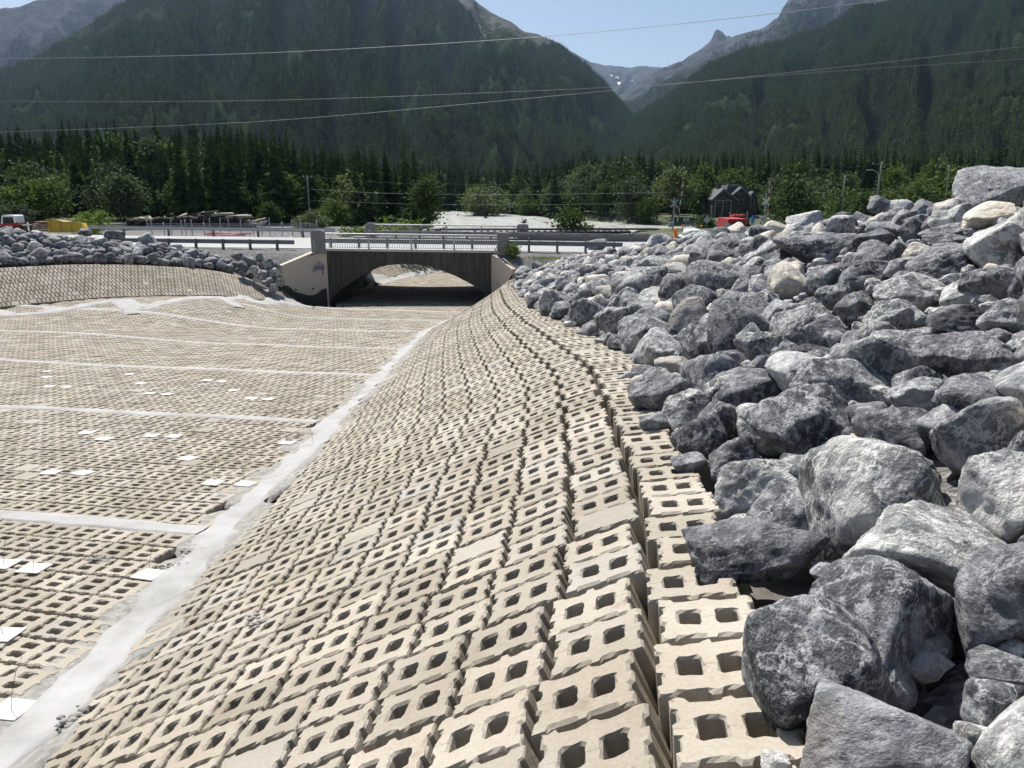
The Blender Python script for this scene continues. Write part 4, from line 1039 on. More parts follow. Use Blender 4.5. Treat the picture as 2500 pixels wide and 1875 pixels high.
shoulder('road_shoulder', np.arange(-110, 70, 2.0), lambda x: [(68.7 + bend(x), rz(x) - 0.02), (70.2 + bend(x), rz(x) - 0.06), (72 + bend(x), rz(x) - 0.3), (76 + bend(x), rz(x) - 0.7)] if not (-12.5 < x < 2) else [(68.7, rz(x) - 0.02), (69.0, rz(x) - 0.03), (69.3, rz(x) - 0.04), (69.62, rz(x) - 0.05)])
wb = [(0.0, 0.30), (0.035, 0.26), (0.0, 0.20), (0.0, 0.10), (0.035, 0.05), (0.0, 0.0), (-0.012, 0.0), (0.02, 0.05), (-0.012, 0.10), (-0.012, 0.20), (0.02, 0.26), (-0.012, 0.30)]
gp = MB(); gp.box((0, 0, 0.22), (0.16, 0.16, 1.04)); gp.box((0, 0.10, 0.52), (0.13, 0.06, 0.30)); gp_me = gp.mesh('post', M_WOODPOST)
def guardrail(pts, label, spacing=1.9, side=1, mat=M_GALVD, h=0.42, post=gp_me):
    pts = [Vector(p) for p in pts]
    e = empty('guardrail', pts[0], label, 'guardrail', 'steel guardrails along the road')
    V = []; n = len(wb)
    for p in pts:
        for a, b in wb: V.append((p.x - pts[0].x, p.y - pts[0].y - side * a * 1.0, p.z - pts[0].z + h + b))
    F = [(i * n + j, i * n + (j + 1) % n, (i + 1) * n + (j + 1) % n, (i + 1) * n + j) for i in range(len(pts) - 1) for j in range(n)]
    m = MB(); m.add(V, F); m.obj('beam', mat, e)
    d = 0; seg = [0]
    for a, b in zip(pts, pts[1:]): seg.append(seg[-1] + (b - a).length)
    k = 0.4
    while k < seg[-1]:
        i = max(j for j in range(len(seg)) if seg[j] <= k); i = min(i, len(pts) - 2); q = pts[i].lerp(pts[i + 1], (k - seg[i]) / (seg[i + 1] - seg[i]))
        o = obj('post', post, e, q - pts[0]); o.location.y -= 0.09 * side
        k += spacing
    return e
def rp(x, y, dz=0): return (x, y, rz(x) + CZ + dz)
guardrail([rp(x, 57.2, -0.12) for x in np.arange(-34, -13.6, 1.7)], 'near steel guardrail with square posts left of the bridge pillar')
guardrail([rp(x, 69.3, 0.05) for x in np.arange(-60, -12.4, 3)], 'far steel guardrail running left from the bridge behind the road', 3.8, -1, M_GALV)
guardrail([rp(x, 57.3, 0.0) for x in np.arange(-13.2, 9, 1.5)], 'steel guardrail behind the bridge railing with pale round-topped posts', 2.0, -1, M_GALVD)
guardrail([rp(x, 69.0 + bend(x), -0.05) for x in np.arange(-12.2, 12, 1.5)], 'steel guardrail on the far side of the bridge deck', 2.0, 1, M_GALVD)
guardrail([(at(1250 + k * 60, 572 - k * 1.6, 96 + k * 3)) - Vector((0, 0, 0.7)) for k in range(0, 12)], 'distant guardrail before the river beside the crossing', 3.8, 1, M_GALVD)
# concrete barrier running off the far pillar
m = MB(); pr = [(-0.3, 0), (0.3, 0), (0.22, 0.18), (0.1, 0.32), (0.08, 0.82), (-0.08, 0.82), (-0.1, 0.32), (-0.22, 0.18)]
V = []; xs_ = [1.5, 2.2, 3, 6, 9, 12, 15, 18]
for x in xs_:
    for a, b in pr: V.append((x, 70.0 + a + bend(x), rz(x) + CZ - 0.30 - 0.012 * x + (b if x > 2.5 else b * (1.25 - 0.1 * x))))
F = [(i * 8 + j, (i + 1) * 8 + j, (i + 1) * 8 + (j + 1) % 8, i * 8 + (j + 1) % 8) for i in range(len(xs_) - 1) for j in range(8)] + [tuple(range(8)), tuple(range(len(V) - 1, len(V) - 9, -1))]
m.add(V, F); m.obj('concrete_barrier', M_CONC, None, label='grey concrete road barrier running right from the emblem pillar', cat='barrier')

# ------------------------------------------------------------------ valley floor, river
RIV = np.array([(-330, 640), (-190, 520), (-100, 400), (-62, 330), (-25, 255), (18, 190), (60, 160), (120, 140), (260, 110), (420, 60)])
def riv_d(X, Y):
    P = np.stack([X, Y], -1); best = np.full(X.shape, 1e9)
    for a, b in zip(RIV, RIV[1:]):
        ab = b - a; t = np.clip(((P - a) @ ab) / (ab @ ab), 0, 1); q = a + t[..., None] * ab
        best = np.minimum(best, np.linalg.norm(P - q, axis=-1))
    return best
def valley_h(X, Y):
    X = np.asarray(X, float); Y = np.asarray(Y, float); d = riv_d(X, Y)
    base = -5.1 - 4.6 * S(Y, 84, 150) * S(X, -50, -15) - 3.2 * S(Y, 150, 330)
    base = np.where(X > 20, -5.6 - 3.4 * S(Y, 100, 170), base)
    z = base + 0.5 * fbm(X * 0.05, Y * 0.05, 31, 3)
    bank = -12.8
    rw_ = 36.0
    z = bank + (z - bank) * S(d, rw_, rw_ + 9)
    # the creek's outlet cut
    oc = np.abs(X - np.interp(Y, [70, 104, 150, 190], [-6, 3, 4, 4])); z = z - np.maximum(z + 9.6, 0) * (1 - S(oc, 10, 15)) * (Y < 180)
    return z
gy = np.concatenate([np.arange(71.5, 180, 2.2), np.arange(180, 420, 6), np.geomspace(420, 1500, 26)])
gu = np.concatenate([np.linspace(-1.5, -0.85, 8), np.linspace(-0.8, 0.8, 130), np.linspace(0.85, 1.5, 8)])
YY, UU = np.meshgrid(gy, gu, indexing='ij'); XX = UU * YY
VZ = valley_h(XX, YY); VZ = np.where((YY < 73), np.minimum(VZ, -5.2), VZ)
VZ = np.where((YY < 106) & (XX > -15) & (XX < 10), np.minimum(VZ, -9.6), VZ)
valley = sheet('valley_ground', XX, YY, VZ, M_GROUND)
V = []
for a in RIV: pass
tang = np.gradient(RIV, axis=0); tang /= np.linalg.norm(tang, axis=1, keepdims=True); nrm = np.stack([-tang[:, 1], tang[:, 0]], 1)
V = []
for p, n_ in zip(RIV, nrm):
    for k in np.linspace(-1, 1, 7): V.append((p[0] + n_[0] * 46 * k, p[1] + n_[1] * 46 * k, -11.0 + CZ))
obj('river', mesh('river', np.array(V), grid_faces(len(RIV), 7), M_WATER, True), kind='structure')
# ground behind and beside the camera so that nothing is open to the side
def plainsheet(name, x0, x1, y0, y1, z, mat): obj(name, mesh(name, np.array([(x0, y0, z), (x1, y0, z), (x1, y1, z), (x0, y1, z)]), np.array([[0, 1, 2, 3]]), mat), kind='structure')
plainsheet('yard_ground', -110, -15.0, 69.5, 100, -5.0 + CZ, M_GRAVEL)
plainsheet('terrain', -400, 400, -200, 71, -9.8 + CZ, M_GROUND)

# ------------------------------------------------------------------ trees
def conifer(seed, h=1.0, wid=0.17, levels=22, per=9, nseg=2):
    g = random.Random(seed); V = []; F = []
    for l in range(levels):
        t = l / (levels - 1); z0 = 0.06 + 0.92 * t
        rad = wid * (1 - t) ** 0.85 * g.uniform(0.75, 1.15) + 0.006
        n = max(4, int(per * (1 - 0.45 * t))); a0 = g.uniform(0, 6.28)
        for k in range(n):
            a = a0 + 6.283 * k / n + g.uniform(-0.25, 0.25); r = rad * g.uniform(0.65, 1.15); dr = r * g.uniform(0.30, 0.62); wv = r * g.uniform(0.30, 0.5)
            ca, sa = math.cos(a), math.sin(a); b = len(V)
            zj = z0 + g.uniform(-0.012, 0.012)
            V += [(0.02 * r * ca, 0.02 * r * sa, zj + 0.02), (ca * r * 0.55 - sa * wv * 0.6, sa * r * 0.55 + ca * wv * 0.6, zj - dr * 0.42), (ca * r * 0.55 + sa * wv * 0.6, sa * r * 0.55 - ca * wv * 0.6, zj - dr * 0.42), (ca * r, sa * r, zj - dr * 0.75),
                  (ca * r * 0.6, sa * r * 0.6, zj - dr * 0.42 - r * 0.30)]
            F += [(b, b + 1, b + 3), (b, b + 3, b + 2), (b, b + 4, b + 3)]
    b = len(V); V += [(0.008, 0, 0.96), (-0.008, 0, 0.96), (0, 0, 1.02)]; F += [(b, b + 1, b + 2)]
    return np.array(V, np.float32), np.array(F, np.int32)
def broadleaf(seed, wid=0.36, low=0.12, clumps=46, leaves=62, leaf=0.030, spread=0.085, vert=1.0):
    g = np.random.default_rng(seed); C = []
    while len(C) < clumps:
        p = g.uniform(-1, 1, 3)
        if np.linalg.norm(p) > 1 or np.linalg.norm(p) < 0.35: continue
        q = np.array([p[0] * wid * (1 - 0.35 * max(p[2], 0)), p[1] * wid * (1 - 0.35 * max(p[2], 0)), low + (1 - low) * (0.5 + 0.46 * p[2])]); C.append(q)
    C = np.array(C); s_ = spread * g.uniform(0.6, 1.3, clumps)
    P = (C[:, None, :] + g.normal(size=(clumps, leaves, 3)) * s_[:, None, None] * np.array([1, 1, 0.75])).reshape(-1, 3)
    n = len(P); A = g.normal(size=(n, 3)); A /= np.linalg.norm(A, axis=1, keepdims=True); B = np.cross(A, g.normal(size=(n, 3))); B /= np.linalg.norm(B, axis=1, keepdims=True)
    s2 = leaf * g.uniform(0.6, 1.3, (n, 1))
    V = np.stack([P + A * s2, P + B * s2 * 0.6, P - A * s2, P - B * s2 * 0.6], 1).reshape(-1, 3)
    return V.astype(np.float32), np.arange(n * 4).reshape(-1, 4).astype(np.int32)
def trunk_mesh(r, h, limbs=0, seed=0):
    g = random.Random(seed); m = MB(); m.tube([(0, 0, -0.04), (0.01, 0, h * 0.4), (0, 0.01, h * 0.75), (0, 0, h)], [r, r * 0.8, r * 0.5, r * 0.15], 7)
    for k in range(limbs):
        a = g.uniform(0, 6.28); z = h * g.uniform(0.3, 0.7); l = g.uniform(0.15, 0.28)
        m.tube([(0, 0, z), (math.cos(a) * l * 0.5, math.sin(a) * l * 0.5, z + l * 0.5), (math.cos(a) * l, math.sin(a) * l, z + l * 1.1)], [r * 0.5, r * 0.35, r * 0.12], 5)
    return m.mesh('trunk', M_BARK, True)
SPR = [mesh('crown', *conifer(k, wid=w_, levels=lv, per=12), M_SPRUCE) for k, (w_, lv) in enumerate(((0.18, 34), (0.22, 32), (0.16, 34), (0.20, 30), (0.25, 30)))]
PINE = [mesh('crown', *broadleaf(40 + k, 0.15, 0.28, 40, 60, 0.018, 0.055), M_ASPEN) for k in range(2)]
ASP = [mesh('crown', *broadleaf(10 + k, w_, lo), M_ASPEN) for k, (w_, lo) in enumerate(((0.34, 0.10), (0.42, 0.05), (0.26, 0.12), (0.36, 0.15)))]
WIL = [mesh('crown', *broadleaf(20 + k, w_, lo), M_WILLOW) for k, (w_, lo) in enumerate(((0.42, 0.06), (0.33, 0.12), (0.48, 0.02)))]
BSH = [mesh('crown', *broadleaf(30 + k, w_, 0.0, 34, 60, 0.045, 0.12), M_BUSH) for k, w_ in enumerate((0.62, 0.5, 0.75))]
TR_S = trunk_mesh(0.014, 0.9); TR_A = trunk_mesh(0.018, 0.8, 7, 3); TR_B = trunk_mesh(0.02, 0.5, 6, 5)
def tree(kind, crown, trunk, p, h, wf, label, group):
    cat = {'spruce_tree': 'tree', 'aspen_tree': 'tree', 'willow_tree': 'tree', 'pine_tree': 'tree', 'shrub': 'shrub'}[kind]
    e = empty(kind, p, label, cat, group, rnd.uniform(0, 6.28)); e.scale = (h * wf, h * wf, h)
    obj('trunk', trunk, e); obj('crown', crown, e); return e
def vz(x, y): return float(valley_h(np.array([x]), np.array([y]))[0])
def tree_px(kind, px, top, Y, wf, label, group, base=None):
    x = (px - 1250) / FPX * Y * 0.985; zt = at(px, top, Y).z; zb = (vz(x, Y) if Y > 72 else rz(x)) + CZ if base is None else base + CZ
    cr = {'spruce_tree': SPR, 'aspen_tree': ASP, 'willow_tree': WIL, 'pine_tree': PINE, 'shrub': BSH}[kind]; tr = {'spruce_tree': TR_S, 'pine_tree': TR_S, 'shrub': TR_B}.get(kind, TR_A)
    return tree(kind, cr[int(rnd.random() * len(cr))], tr, (x, Y, zb - 0.1), max(zt - zb, 1.0) * 1.0, wf, label, group)
LS = 'spruces behind the log pile yard'
for px, top, Y, wf, lab in [(23, 392, 120, 1.1, 'dark spruce at the left picture edge behind the loader'), (66, 367, 135, 1.15, 'tall dark spruce behind the loader, highest at that side'), (195, 384, 150, 1.0, 'slim tall spruce right of the round-crowned tree'),
     (212, 400, 158, 0.9, 'spruce close beside the slim tall one'), (170, 415, 150, 0.9, 'lower spruce left of the slim tall one'), (243, 412, 155, 0.9, 'spruce between the slim tall one and the silvery tree'), (316, 384, 165, 1.0, 'spruce tip rising behind the silvery tree'),
     (407, 401, 140, 0.95, 'dark spruce standing above the log pile start'), (385, 440, 132, 1.0, 'shorter spruce left of the dark one above the log pile'), (458, 429, 150, 0.85, 'narrow spruce above the middle of the log pile'),
     (497, 424, 155, 0.9, 'spruce right of the narrow one above the log pile'), (537, 435, 145, 0.9, 'spruce above the right half of the log pile'), (568, 418, 160, 0.85, 'spruce above the end of the log pile'),
     (880, 440, 170, 0.9, 'spruce behind the left bridge pillar'), (905, 425, 172, 0.85, 'tall spruce left of the pair by the river'), (927, 429, 165, 0.9, 'first of the dark spruce pair by the river'), (960, 412, 170, 0.95, 'second and taller of the dark spruce pair by the river'),
     (985, 430, 175, 0.85, 'spruce next to the light-green pine by the river'), (845, 445, 168, 0.9, 'spruce behind the small leafy tree by the bridge'), (1000, 415, 190, 0.8, 'spruce tip just left of the light-green pine')]:
    tree_px('spruce_tree', px, top, Y, wf, lab, LS)
tree_px('pine_tree', 1045, 418, 105, 1.3, 'tall thin light-green tree standing before the river', 'leafy trees by the road')
LA = 'leafy trees by the road'
for kind, px, top, Y, wf, lab in [('aspen_tree', 105, 424, 112, 1.5, 'round-crowned dark-green leafy tree behind the yellow stack'), ('willow_tree', 305, 425, 110, 1.35, 'silvery grey-green tree behind the start of the log pile'),
     ('aspen_tree', 620, 440, 135, 1.3, 'bright leafy tree behind the yard fence'), ('aspen_tree', 700, 440, 138, 1.5, 'broad leafy tree left of the utility pole'), ('aspen_tree', 740, 455, 130, 1.2, 'leafy tree right behind the utility pole'),
     ('aspen_tree', 820, 485, 105, 1.25, 'small bright leafy tree left of the bridge pillar'), ('willow_tree', 762, 512, 98, 1.9, 'low grey-green bush tree under the utility pole'), ('willow_tree', 555, 480, 125, 1.4, 'pale leafy tree over the end of the log pile'),
     ('aspen_tree', 660, 490, 112, 1.3, 'small leafy tree behind the fence end'), ('aspen_tree', 1005, 445, 150, 1.1, 'yellow-green leafy tree near the river edge'), ('aspen_tree', 800, 445, 150, 1.3, 'leafy tree behind the small bright one'),
     ('willow_tree', 40, 490, 95, 1.6, 'pale bush tree behind the loader'), ('aspen_tree', 590, 470, 150, 1.2, 'leafy tree deep behind the yard fence'), ('aspen_tree', 1025, 480, 120, 1.2, 'leafy sapling clump at the near river bank')]:
    tree_px(kind, px, top, Y, wf, lab, LA)
LB = 'shrubs at the roadside'
for px, top, Y, wf, lab in [(232, 505, 84, 1.1, 'bright green shrub right of the yellow stack'), (205, 530, 78, 1.0, 'small pale shrub at the end of the yellow stack'), (955, 528, 84, 0.9, 'low green shrub at the river edge behind the bridge rail'),
                            (1000, 540, 88, 1.6, 'spreading green shrub behind the far railing'), (870, 545, 82, 1.3, 'dark low shrub behind the far pillar'), (1425, 545, 100, 1.0, 'pale shrub by the road beyond the girder')]:
    tree_px('shrub', px, top, Y, wf, lab, LB)
# shrub growing against the right-hand pillar of the near railing
tree('shrub', BSH[1], TR_B, (0.05, 55.6, -5.0 + CZ), 1.15, 0.85, 'leafy green bush growing beside the near right pillar', LB)
# across the river
for px, top, Y, wf, lab in [(1187, 452, 300, 1.7, 'round light-green willow on the far river bank')]:
    tree_px('willow_tree', px, top, Y, wf, lab, 'trees on the far river bank')
tree_px('pine_tree', 1390, 492, 92, 1.5, 'slender young tree standing alone before the river', LA)
for px, top, Y, wf, kind, lab in [(1290, 478, 298, 1.2, 'aspen_tree', 'leafy tree on the far bank right of the round willow'), (1380, 460, 278, 1.0, 'aspen_tree', 'light leafy tree overhanging the far bank'), (1440, 430, 264, 1.0, 'willow_tree', 'grey-green tall tree at the far bank middle'),
     (1480, 440, 254, 1.1, 'aspen_tree', 'leafy tree at the far bank toward the crossing'), (1540, 425, 240, 1.0, 'willow_tree', 'tall grey-green tree left of the crossing mast'), (1580, 475, 232, 1.0, 'aspen_tree', 'small yellow-green tree left of the crossing mast'),
     (1640, 410, 232, 1.2, 'willow_tree', 'large pale leafy tree behind the leaning barrier arm'), (1700, 430, 240, 0.9, 'aspen_tree', 'dark leafy tree left of the house'), (1722, 522, 190, 1.3, 'aspen_tree', 'small green tree before the house'),
     (1888, 430, 205, 0.85, 'willow_tree', 'tall leafy tree right of the house'), (1930, 440, 190, 1.1, 'aspen_tree', 'dark leafy tree behind the crossbuck'), (1990, 435, 200, 1.3, 'willow_tree', 'broad pale tree by the leaning wooden pole'),
     (2070, 450, 180, 1.2, 'aspen_tree', 'leafy tree left of the street lamp'), (2160, 455, 160, 1.3, 'aspen_tree', 'green leafy tree behind the street lamp'), (2220, 440, 170, 1.5, 'aspen_tree', 'broad bright-green tree above the gravel crest'),
     (2300, 430, 175, 1.3, 'aspen_tree', 'leafy tree right of the broad bright-green one'), (2380, 415, 180, 1.3, 'aspen_tree', 'leafy tree behind the skyline slab'), (2450, 400, 185, 1.4, 'aspen_tree', 'tree at the right picture edge behind the slab'),
     (2110, 475, 150, 1.2, 'aspen_tree', 'small yellow-green tree at the gravel crest'), (1856, 470, 236, 0.8, 'willow_tree', 'leafy tree close to the house gable')]:
    tree_px(kind, px, top, Y, wf, lab, 'trees on the far river bank' if Y > 220 else 'trees beyond the crossing')
for k, px in enumerate([1075, 1100, 1125, 1150, 1215, 1240, 1262, 1310, 1335, 1352, 1410, 1460, 1510, 1560, 1600, 1668, 1715, 1760, 1800, 1850, 1905, 1950, 2030, 2095, 2130, 2260, 2340, 2420, 2480]):
    Y = (345 if px < 1300 else 285 if px < 1500 else 262) + rnd.uniform(-12, 18)
    if px > 1900: Y = 225 + rnd.uniform(-15, 20)
    tree_px('spruce_tree', px, rnd.uniform(372, 410) if px < 1900 else rnd.uniform(385, 420), Y, rnd.uniform(0.75, 1.0), f'{ORD[k]} dark spruce from the left in the front row across the river' if px < 1650 else f'{ORD[k - 16]} dark spruce from the barrier arm in the front row about the house', 'front row spruces across the river' if px < 1650 else 'front row spruces about the house')

# ------------------------------------------------------------------ mountains
def elev(y, x):
    d = ray(x, y); return math.atan2(d.x, d.y), d.z / math.hypot(d.x, d.y)
def mountain(name, sky_px, rb_, rr, zb, seed, mat, power=1.25, rough=0.09, nu=260, nv=110, gul=1.0, back=0.5):
    az, el = zip(*[elev(y, x) for x, y in sky_px]); az = np.array(az); el = np.array(el)
    A = np.linspace(az[0], az[-1], nu); E = np.interp(A, az, el)
    E = E + 0.0035 * fbm(A * 60, A * 0 + seed, seed, 5)
    rbA = np.interp(A, np.linspace(az[0], az[-1], len(rb_)), rb_); rrA = np.interp(A, np.linspace(az[0], az[-1], len(rr)), rr)
    t = np.concatenate([np.linspace(0, 1, nv), 1 + back * np.linspace(0.04, 1, 12)])
    AA, T = np.meshgrid(A, t, indexing='ij'); Rr = rbA[:, None] + (rrA - rbA)[:, None] * T
    Hr = E * rrA
    tc = np.clip(T, 0, 1); prof = tc ** power
    X = np.sin(AA) * Rr; Y = np.cos(AA) * Rr
    z = zb + (Hr[:, None] - zb) * prof
    env = np.sin(np.pi * tc) ** 0.8
    rid = 1 - 2 * np.abs(fbm(AA * 26 * gul + 0.35 * np.sin(T * 4), T * 1.6, seed + 1, 4))
    z = z + (Hr[:, None] - zb) * env * rough * ((rid - 0.72) * 1.6 + 0.9 * fbm(X * 0.004, Y * 0.004, seed + 2, 5))
    z = np.where(T > 1, Hr[:, None] - (T - 1) * (rrA - rbA)[:, None] * 0.75, z)
    me = mesh(name, np.stack([X, Y, z + CZ], -1).reshape(-1, 3), grid_faces(nu, len(t)), mat, True)
    o = obj(name, me, kind='structure')
    return dict(o=o, X=X, Y=Y, Z=z, T=T, nv=nv, A=A, H=Hr)
def mount_mat(name, forest, rock_lo, rock_hi, amount, snow=False):
    m, t, p = new_mat(name); P = pos(t)
    at_ = N(t, 'ShaderNodeAttribute', attribute_name='rock')
    mp = N(t, 'ShaderNodeMapping'); mp.inputs['Scale'].default_value = (1, 1, 2.0); L(t, P, mp.inputs['Vector'])
    rk = ramp(t, noise_n(t, 0.012, 9, 0.68, mp.outputs[0]), [(0.32, rock_lo), (0.68, rock_hi)])
    fo = ramp(t, noise_n(t, 0.02, 6, 0.65, P), [(0.3, tuple(c * 0.65 for c in forest)), (0.7, tuple(c * 1.3 for c in forest))])
    f = math_n(t, 'ADD', at_.outputs['Fac'], math_n(t, 'MULTIPLY', math_n(t, 'SUBTRACT', noise_n(t, 0.03, 6, 0.7, P), 0.5), 0.9))
    c = mixc(t, ramp(t, f, [(0.45, (0, 0, 0)), (0.6, (1, 1, 1))]), fo, rk)
    L(t, c, p.inputs['Base Color']); p.inputs['Roughness'].default_value = 1.0; p.inputs['Specular IOR Level'].default_value = 0.0
    bump(t, p, noise_n(t, 0.02, 9, 0.7, P), 1.0, 22); return m
MM1 = mount_mat('forested_slope', (0.032, 0.050, 0.024), (0.09, 0.09, 0.088), (0.20, 0.198, 0.19), 0.3)
MM2 = mount_mat('limestone_ridge', (0.025, 0.036, 0.022), (0.042, 0.047, 0.055), (0.115, 0.12, 0.13), 0.6)
def set_rock(md, fn):
    v = fn(md['X'], md['Y'], md['Z'], md['T']).astype(np.float32).ravel()
    a = md['o'].data.attributes.new('rock', 'FLOAT', 'POINT'); a.data.foreach_set('value', v); md['rock'] = v.reshape(md['X'].shape)
mL = mountain('mountain_left', [(-500, 400), (-300, 310), (-150, 250), (0, 178), (60, 148), (150, 98), (230, 50), (305, 2), (420, -60), (600, -150), (800, -190), (960, -130), (1060, -50), (1150, -4), (1175, 14), (1222, 40), (1270, 68), (1322, 90), (1378, 118), (1424, 152), (1470, 192), (1500, 230), (1530, 265), (1550, 292), (1600, 360), (1680, 420)],
              [520, 560, 640, 700, 760, 820], [2300, 2600, 2900, 3000, 2700, 2100], -10, 101, MM1, 1.3, 0.125, 300, 120)
mR = mountain('mountain_right', [(1380, 440), (1450, 395), (1500, 345), (1548, 292), (1570, 274), (1610, 248), (1668, 209), (1730, 155), (1815, 124), (1917, 102), (2013, 65), (2063, 42), (2090, 18), (2135, 12), (2210, -2), (2300, -30), (2500, -60), (2800, -40), (3000, 60)],
              [780, 700, 620, 560, 520], [2000, 2200, 2300, 2400, 2500], -10, 202, MM1, 1.25, 0.09, 280, 120)
mM = mountain('mountain_middle', [(1380, 300), (1480, 250), (1540, 215), (1600, 168), (1640, 160), (1700, 128), (1735, 108), (1772, 96), (1800, 84), (1860, 66), (1885, 50), (1900, 42), (1910, 18), (1922, 4), (1940, -12), (2000, -40), (2120, -30), (2250, 0), (2500, 60)],
              [2300, 2300, 2400], [4300, 4600, 4800], 40, 303, MM2, 1.15, 0.10, 220, 90)
mT = mountain('mountain_tooth', [(1700, 130), (1730, 106), (1738, 96), (1744, 79), (1752, 74), (1762, 78), (1772, 88), (1782, 86), (1800, 100), (1840, 120)], [5200, 5200], [6200, 6200], 300, 404, MM2, 1.1, 0.05, 60, 30)
mF = mountain('mountain_far', [(1330, 90), (1400, 128), (1422, 139), (1445, 152), (1500, 159), (1540, 164), (1575, 162), (1610, 163), (1680, 180), (1800, 230)], [5200, 5200], [8200, 8400], 200, 505, MM2, 1.05, 0.10, 120, 60)
mB = mountain('mountain_back', [(-500, 140), (-200, 60), (-60, 30), (0, 19), (60, 11), (120, -2), (250, -40), (400, -20), (560, 40)], [3000, 3000], [4800, 5000], 100, 606, MM2, 1.15, 0.12, 160, 80)
set_rock(mL, lambda X, Y, Z, T: 0.15 + 0.36 * S(T, 0.72, 1.0) * S(np.arctan2(X, Y), R(-6), R(-1)) * (1 - S(np.arctan2(X, Y), R(3), R(6))) + 0.12 * S(T, 0.75, 1.0) + 0.22 * (np.abs(np.arctan2(X, Y) - (R(-4.5) + 0.22 * (1 - T))) < 0.018) * S(T, 0.45, 0.6))
set_rock(mR, lambda X, Y, Z, T: 0.10 + 0.1 * S(T, 0.85, 1))
set_rock(mM, lambda X, Y, Z, T: 0.22 + 0.50 * S(T, 0.6, 1.0))
set_rock(mT, lambda X, Y, Z, T: 0.95 + 0 * T); set_rock(mF, lambda X, Y, Z, T: 0.2 + 0.6 * S(T, 0.5, 0.85)); set_rock(mB, lambda X, Y, Z, T: 0.30 + 0.55 * S(T, 0.35, 0.9))
# snow gullies on the far wall
M_SNOW = simple('snow', (0.85, 0.87, 0.9), 0.6, bmp=0)
def surf_pt(md, px, py):
    d = ray(px, py).normalized(); az = math.atan2(d.x, d.y); i = int(np.clip(np.searchsorted(md['A'], az), 1, len(md['A']) - 1))
    el = d.z / math.hypot(d.x, d.y); Rr = np.hypot(md['X'][i], md['Y'][i]); e = md['Z'][i] / Rr; k = np.nonzero(e[:md['nv']] >= el)[0]
    j = k[0] if len(k) else md['nv'] - 1; return Vector((math.sin(az), math.cos(az), el)) * Rr[j] + Vector((0, 0, CZ))
for line in ([(1501, 180), (1506, 190), (1510, 200), (1516, 209)], [(1553, 168), (1558, 178), (1560, 186)], [(1552, 190), (1550, 196), (1551, 201)], [(1491, 183), (1500, 192)], [(1534, 186), (1540, 194), (1546, 201)], [(1594, 177), (1592, 181)]):
    P = [surf_pt(mF, *q) for q in line]; m = MB(); V = []
    wd = 17.0 if len(line) > 3 else 9.0
    for k_, p in enumerate(P):
        p = p * 0.998; q = math.sin(math.pi * (k_ + 0.6) / (len(P) + 0.2)); V += [p + Vector((-wd * q, 0, 2)), p + Vector((wd * q, 0, 2)), p + Vector((wd * q, 14, -6)), p + Vector((-wd * q, 14, -6))]
    F = [(4 * i + a, 4 * i + b, 4 * i + 4 + b, 4 * i + 4 + a) for i in range(len(P) - 1) for a, b in ((0, 1), (1, 2), (2, 3), (3, 0))]
    m.add(V, F); m.obj('snow_gully', M_SNOW, mF['o'])

# ------------------------------------------------------------------ forests that read as one mass
def gn_instances(name, pts, scl, protos, label, cat='forest'):
    """points carrying a scale; one joined object per prototype through geometry nodes."""
    for k, pm in enumerate(protos):
        sel = np.arange(len(pts)) % len(protos) == k; Q = pts[sel]; sv = scl[sel]
        me = bpy.data.meshes.new(name); me.vertices.add(len(Q)); me.vertices.foreach_set('co', Q.astype(np.float32).ravel())
        a = me.attributes.new('siz', 'FLOAT_VECTOR', 'POINT'); a.data.foreach_set('vector', sv.astype(np.float32).ravel()); me.update()
        po = bpy.data.objects.new(name + '_tree', pm)
        o = obj(name, me, kind='stuff', label=label, cat=cat)
        ng = bpy.data.node_groups.new(name, 'GeometryNodeTree'); ng.interface.new_socket('Geometry', in_out='INPUT', socket_type='NodeSocketGeometry'); ng.interface.new_socket('Geometry', in_out='OUTPUT', socket_type='NodeSocketGeometry')
        gi = ng.nodes.new('NodeGroupInput'); go = ng.nodes.new('NodeGroupOutput'); ip = ng.nodes.new('GeometryNodeInstanceOnPoints'); oi = ng.nodes.new('GeometryNodeObjectInfo'); na = ng.nodes.new('GeometryNodeInputNamedAttribute'); rv = ng.nodes.new('FunctionNodeRandomValue')
        m2p = ng.nodes.new('GeometryNodeMeshToPoints')
        na.data_type = 'FLOAT_VECTOR'; na.inputs['Name'].default_value = 'siz'; oi.inputs['Object'].default_value = po
        rv.data_type = 'FLOAT_VECTOR'; rv.inputs[0].default_value = (-0.03, -0.03, 0); rv.inputs[1].default_value = (0.03, 0.03, 6.283)
        ng.links.new(gi.outputs[0], m2p.inputs[0]); ng.links.new(m2p.outputs[0], ip.inputs['Points']); ng.links.new(oi.outputs['Geometry'], ip.inputs['Instance']); ng.links.new(na.outputs['Attribute'], ip.inputs['Scale'])
        ng.links.new(rv.outputs[0], ip.inputs['Rotation']); ng.links.new(ip.outputs[0], go.inputs[0])
        md = o.modifiers.new('trees', 'NODES'); md.node_group = ng
def far_conifer(seed, wid, material):
    V, F = conifer(seed, wid=wid, levels=9, per=7); return mesh('far_crown', V, F, material)
FARC = [far_conifer(60 + k, w_, M_FARSPR) for k, w_ in enumerate((0.20, 0.25, 0.17))]
FARA = [mesh('far_leaf_crown', *broadleaf(80 + k, 0.36, 0.05, 14, 22, 0.075, 0.13), M_FARLEAF) for k in range(2)]
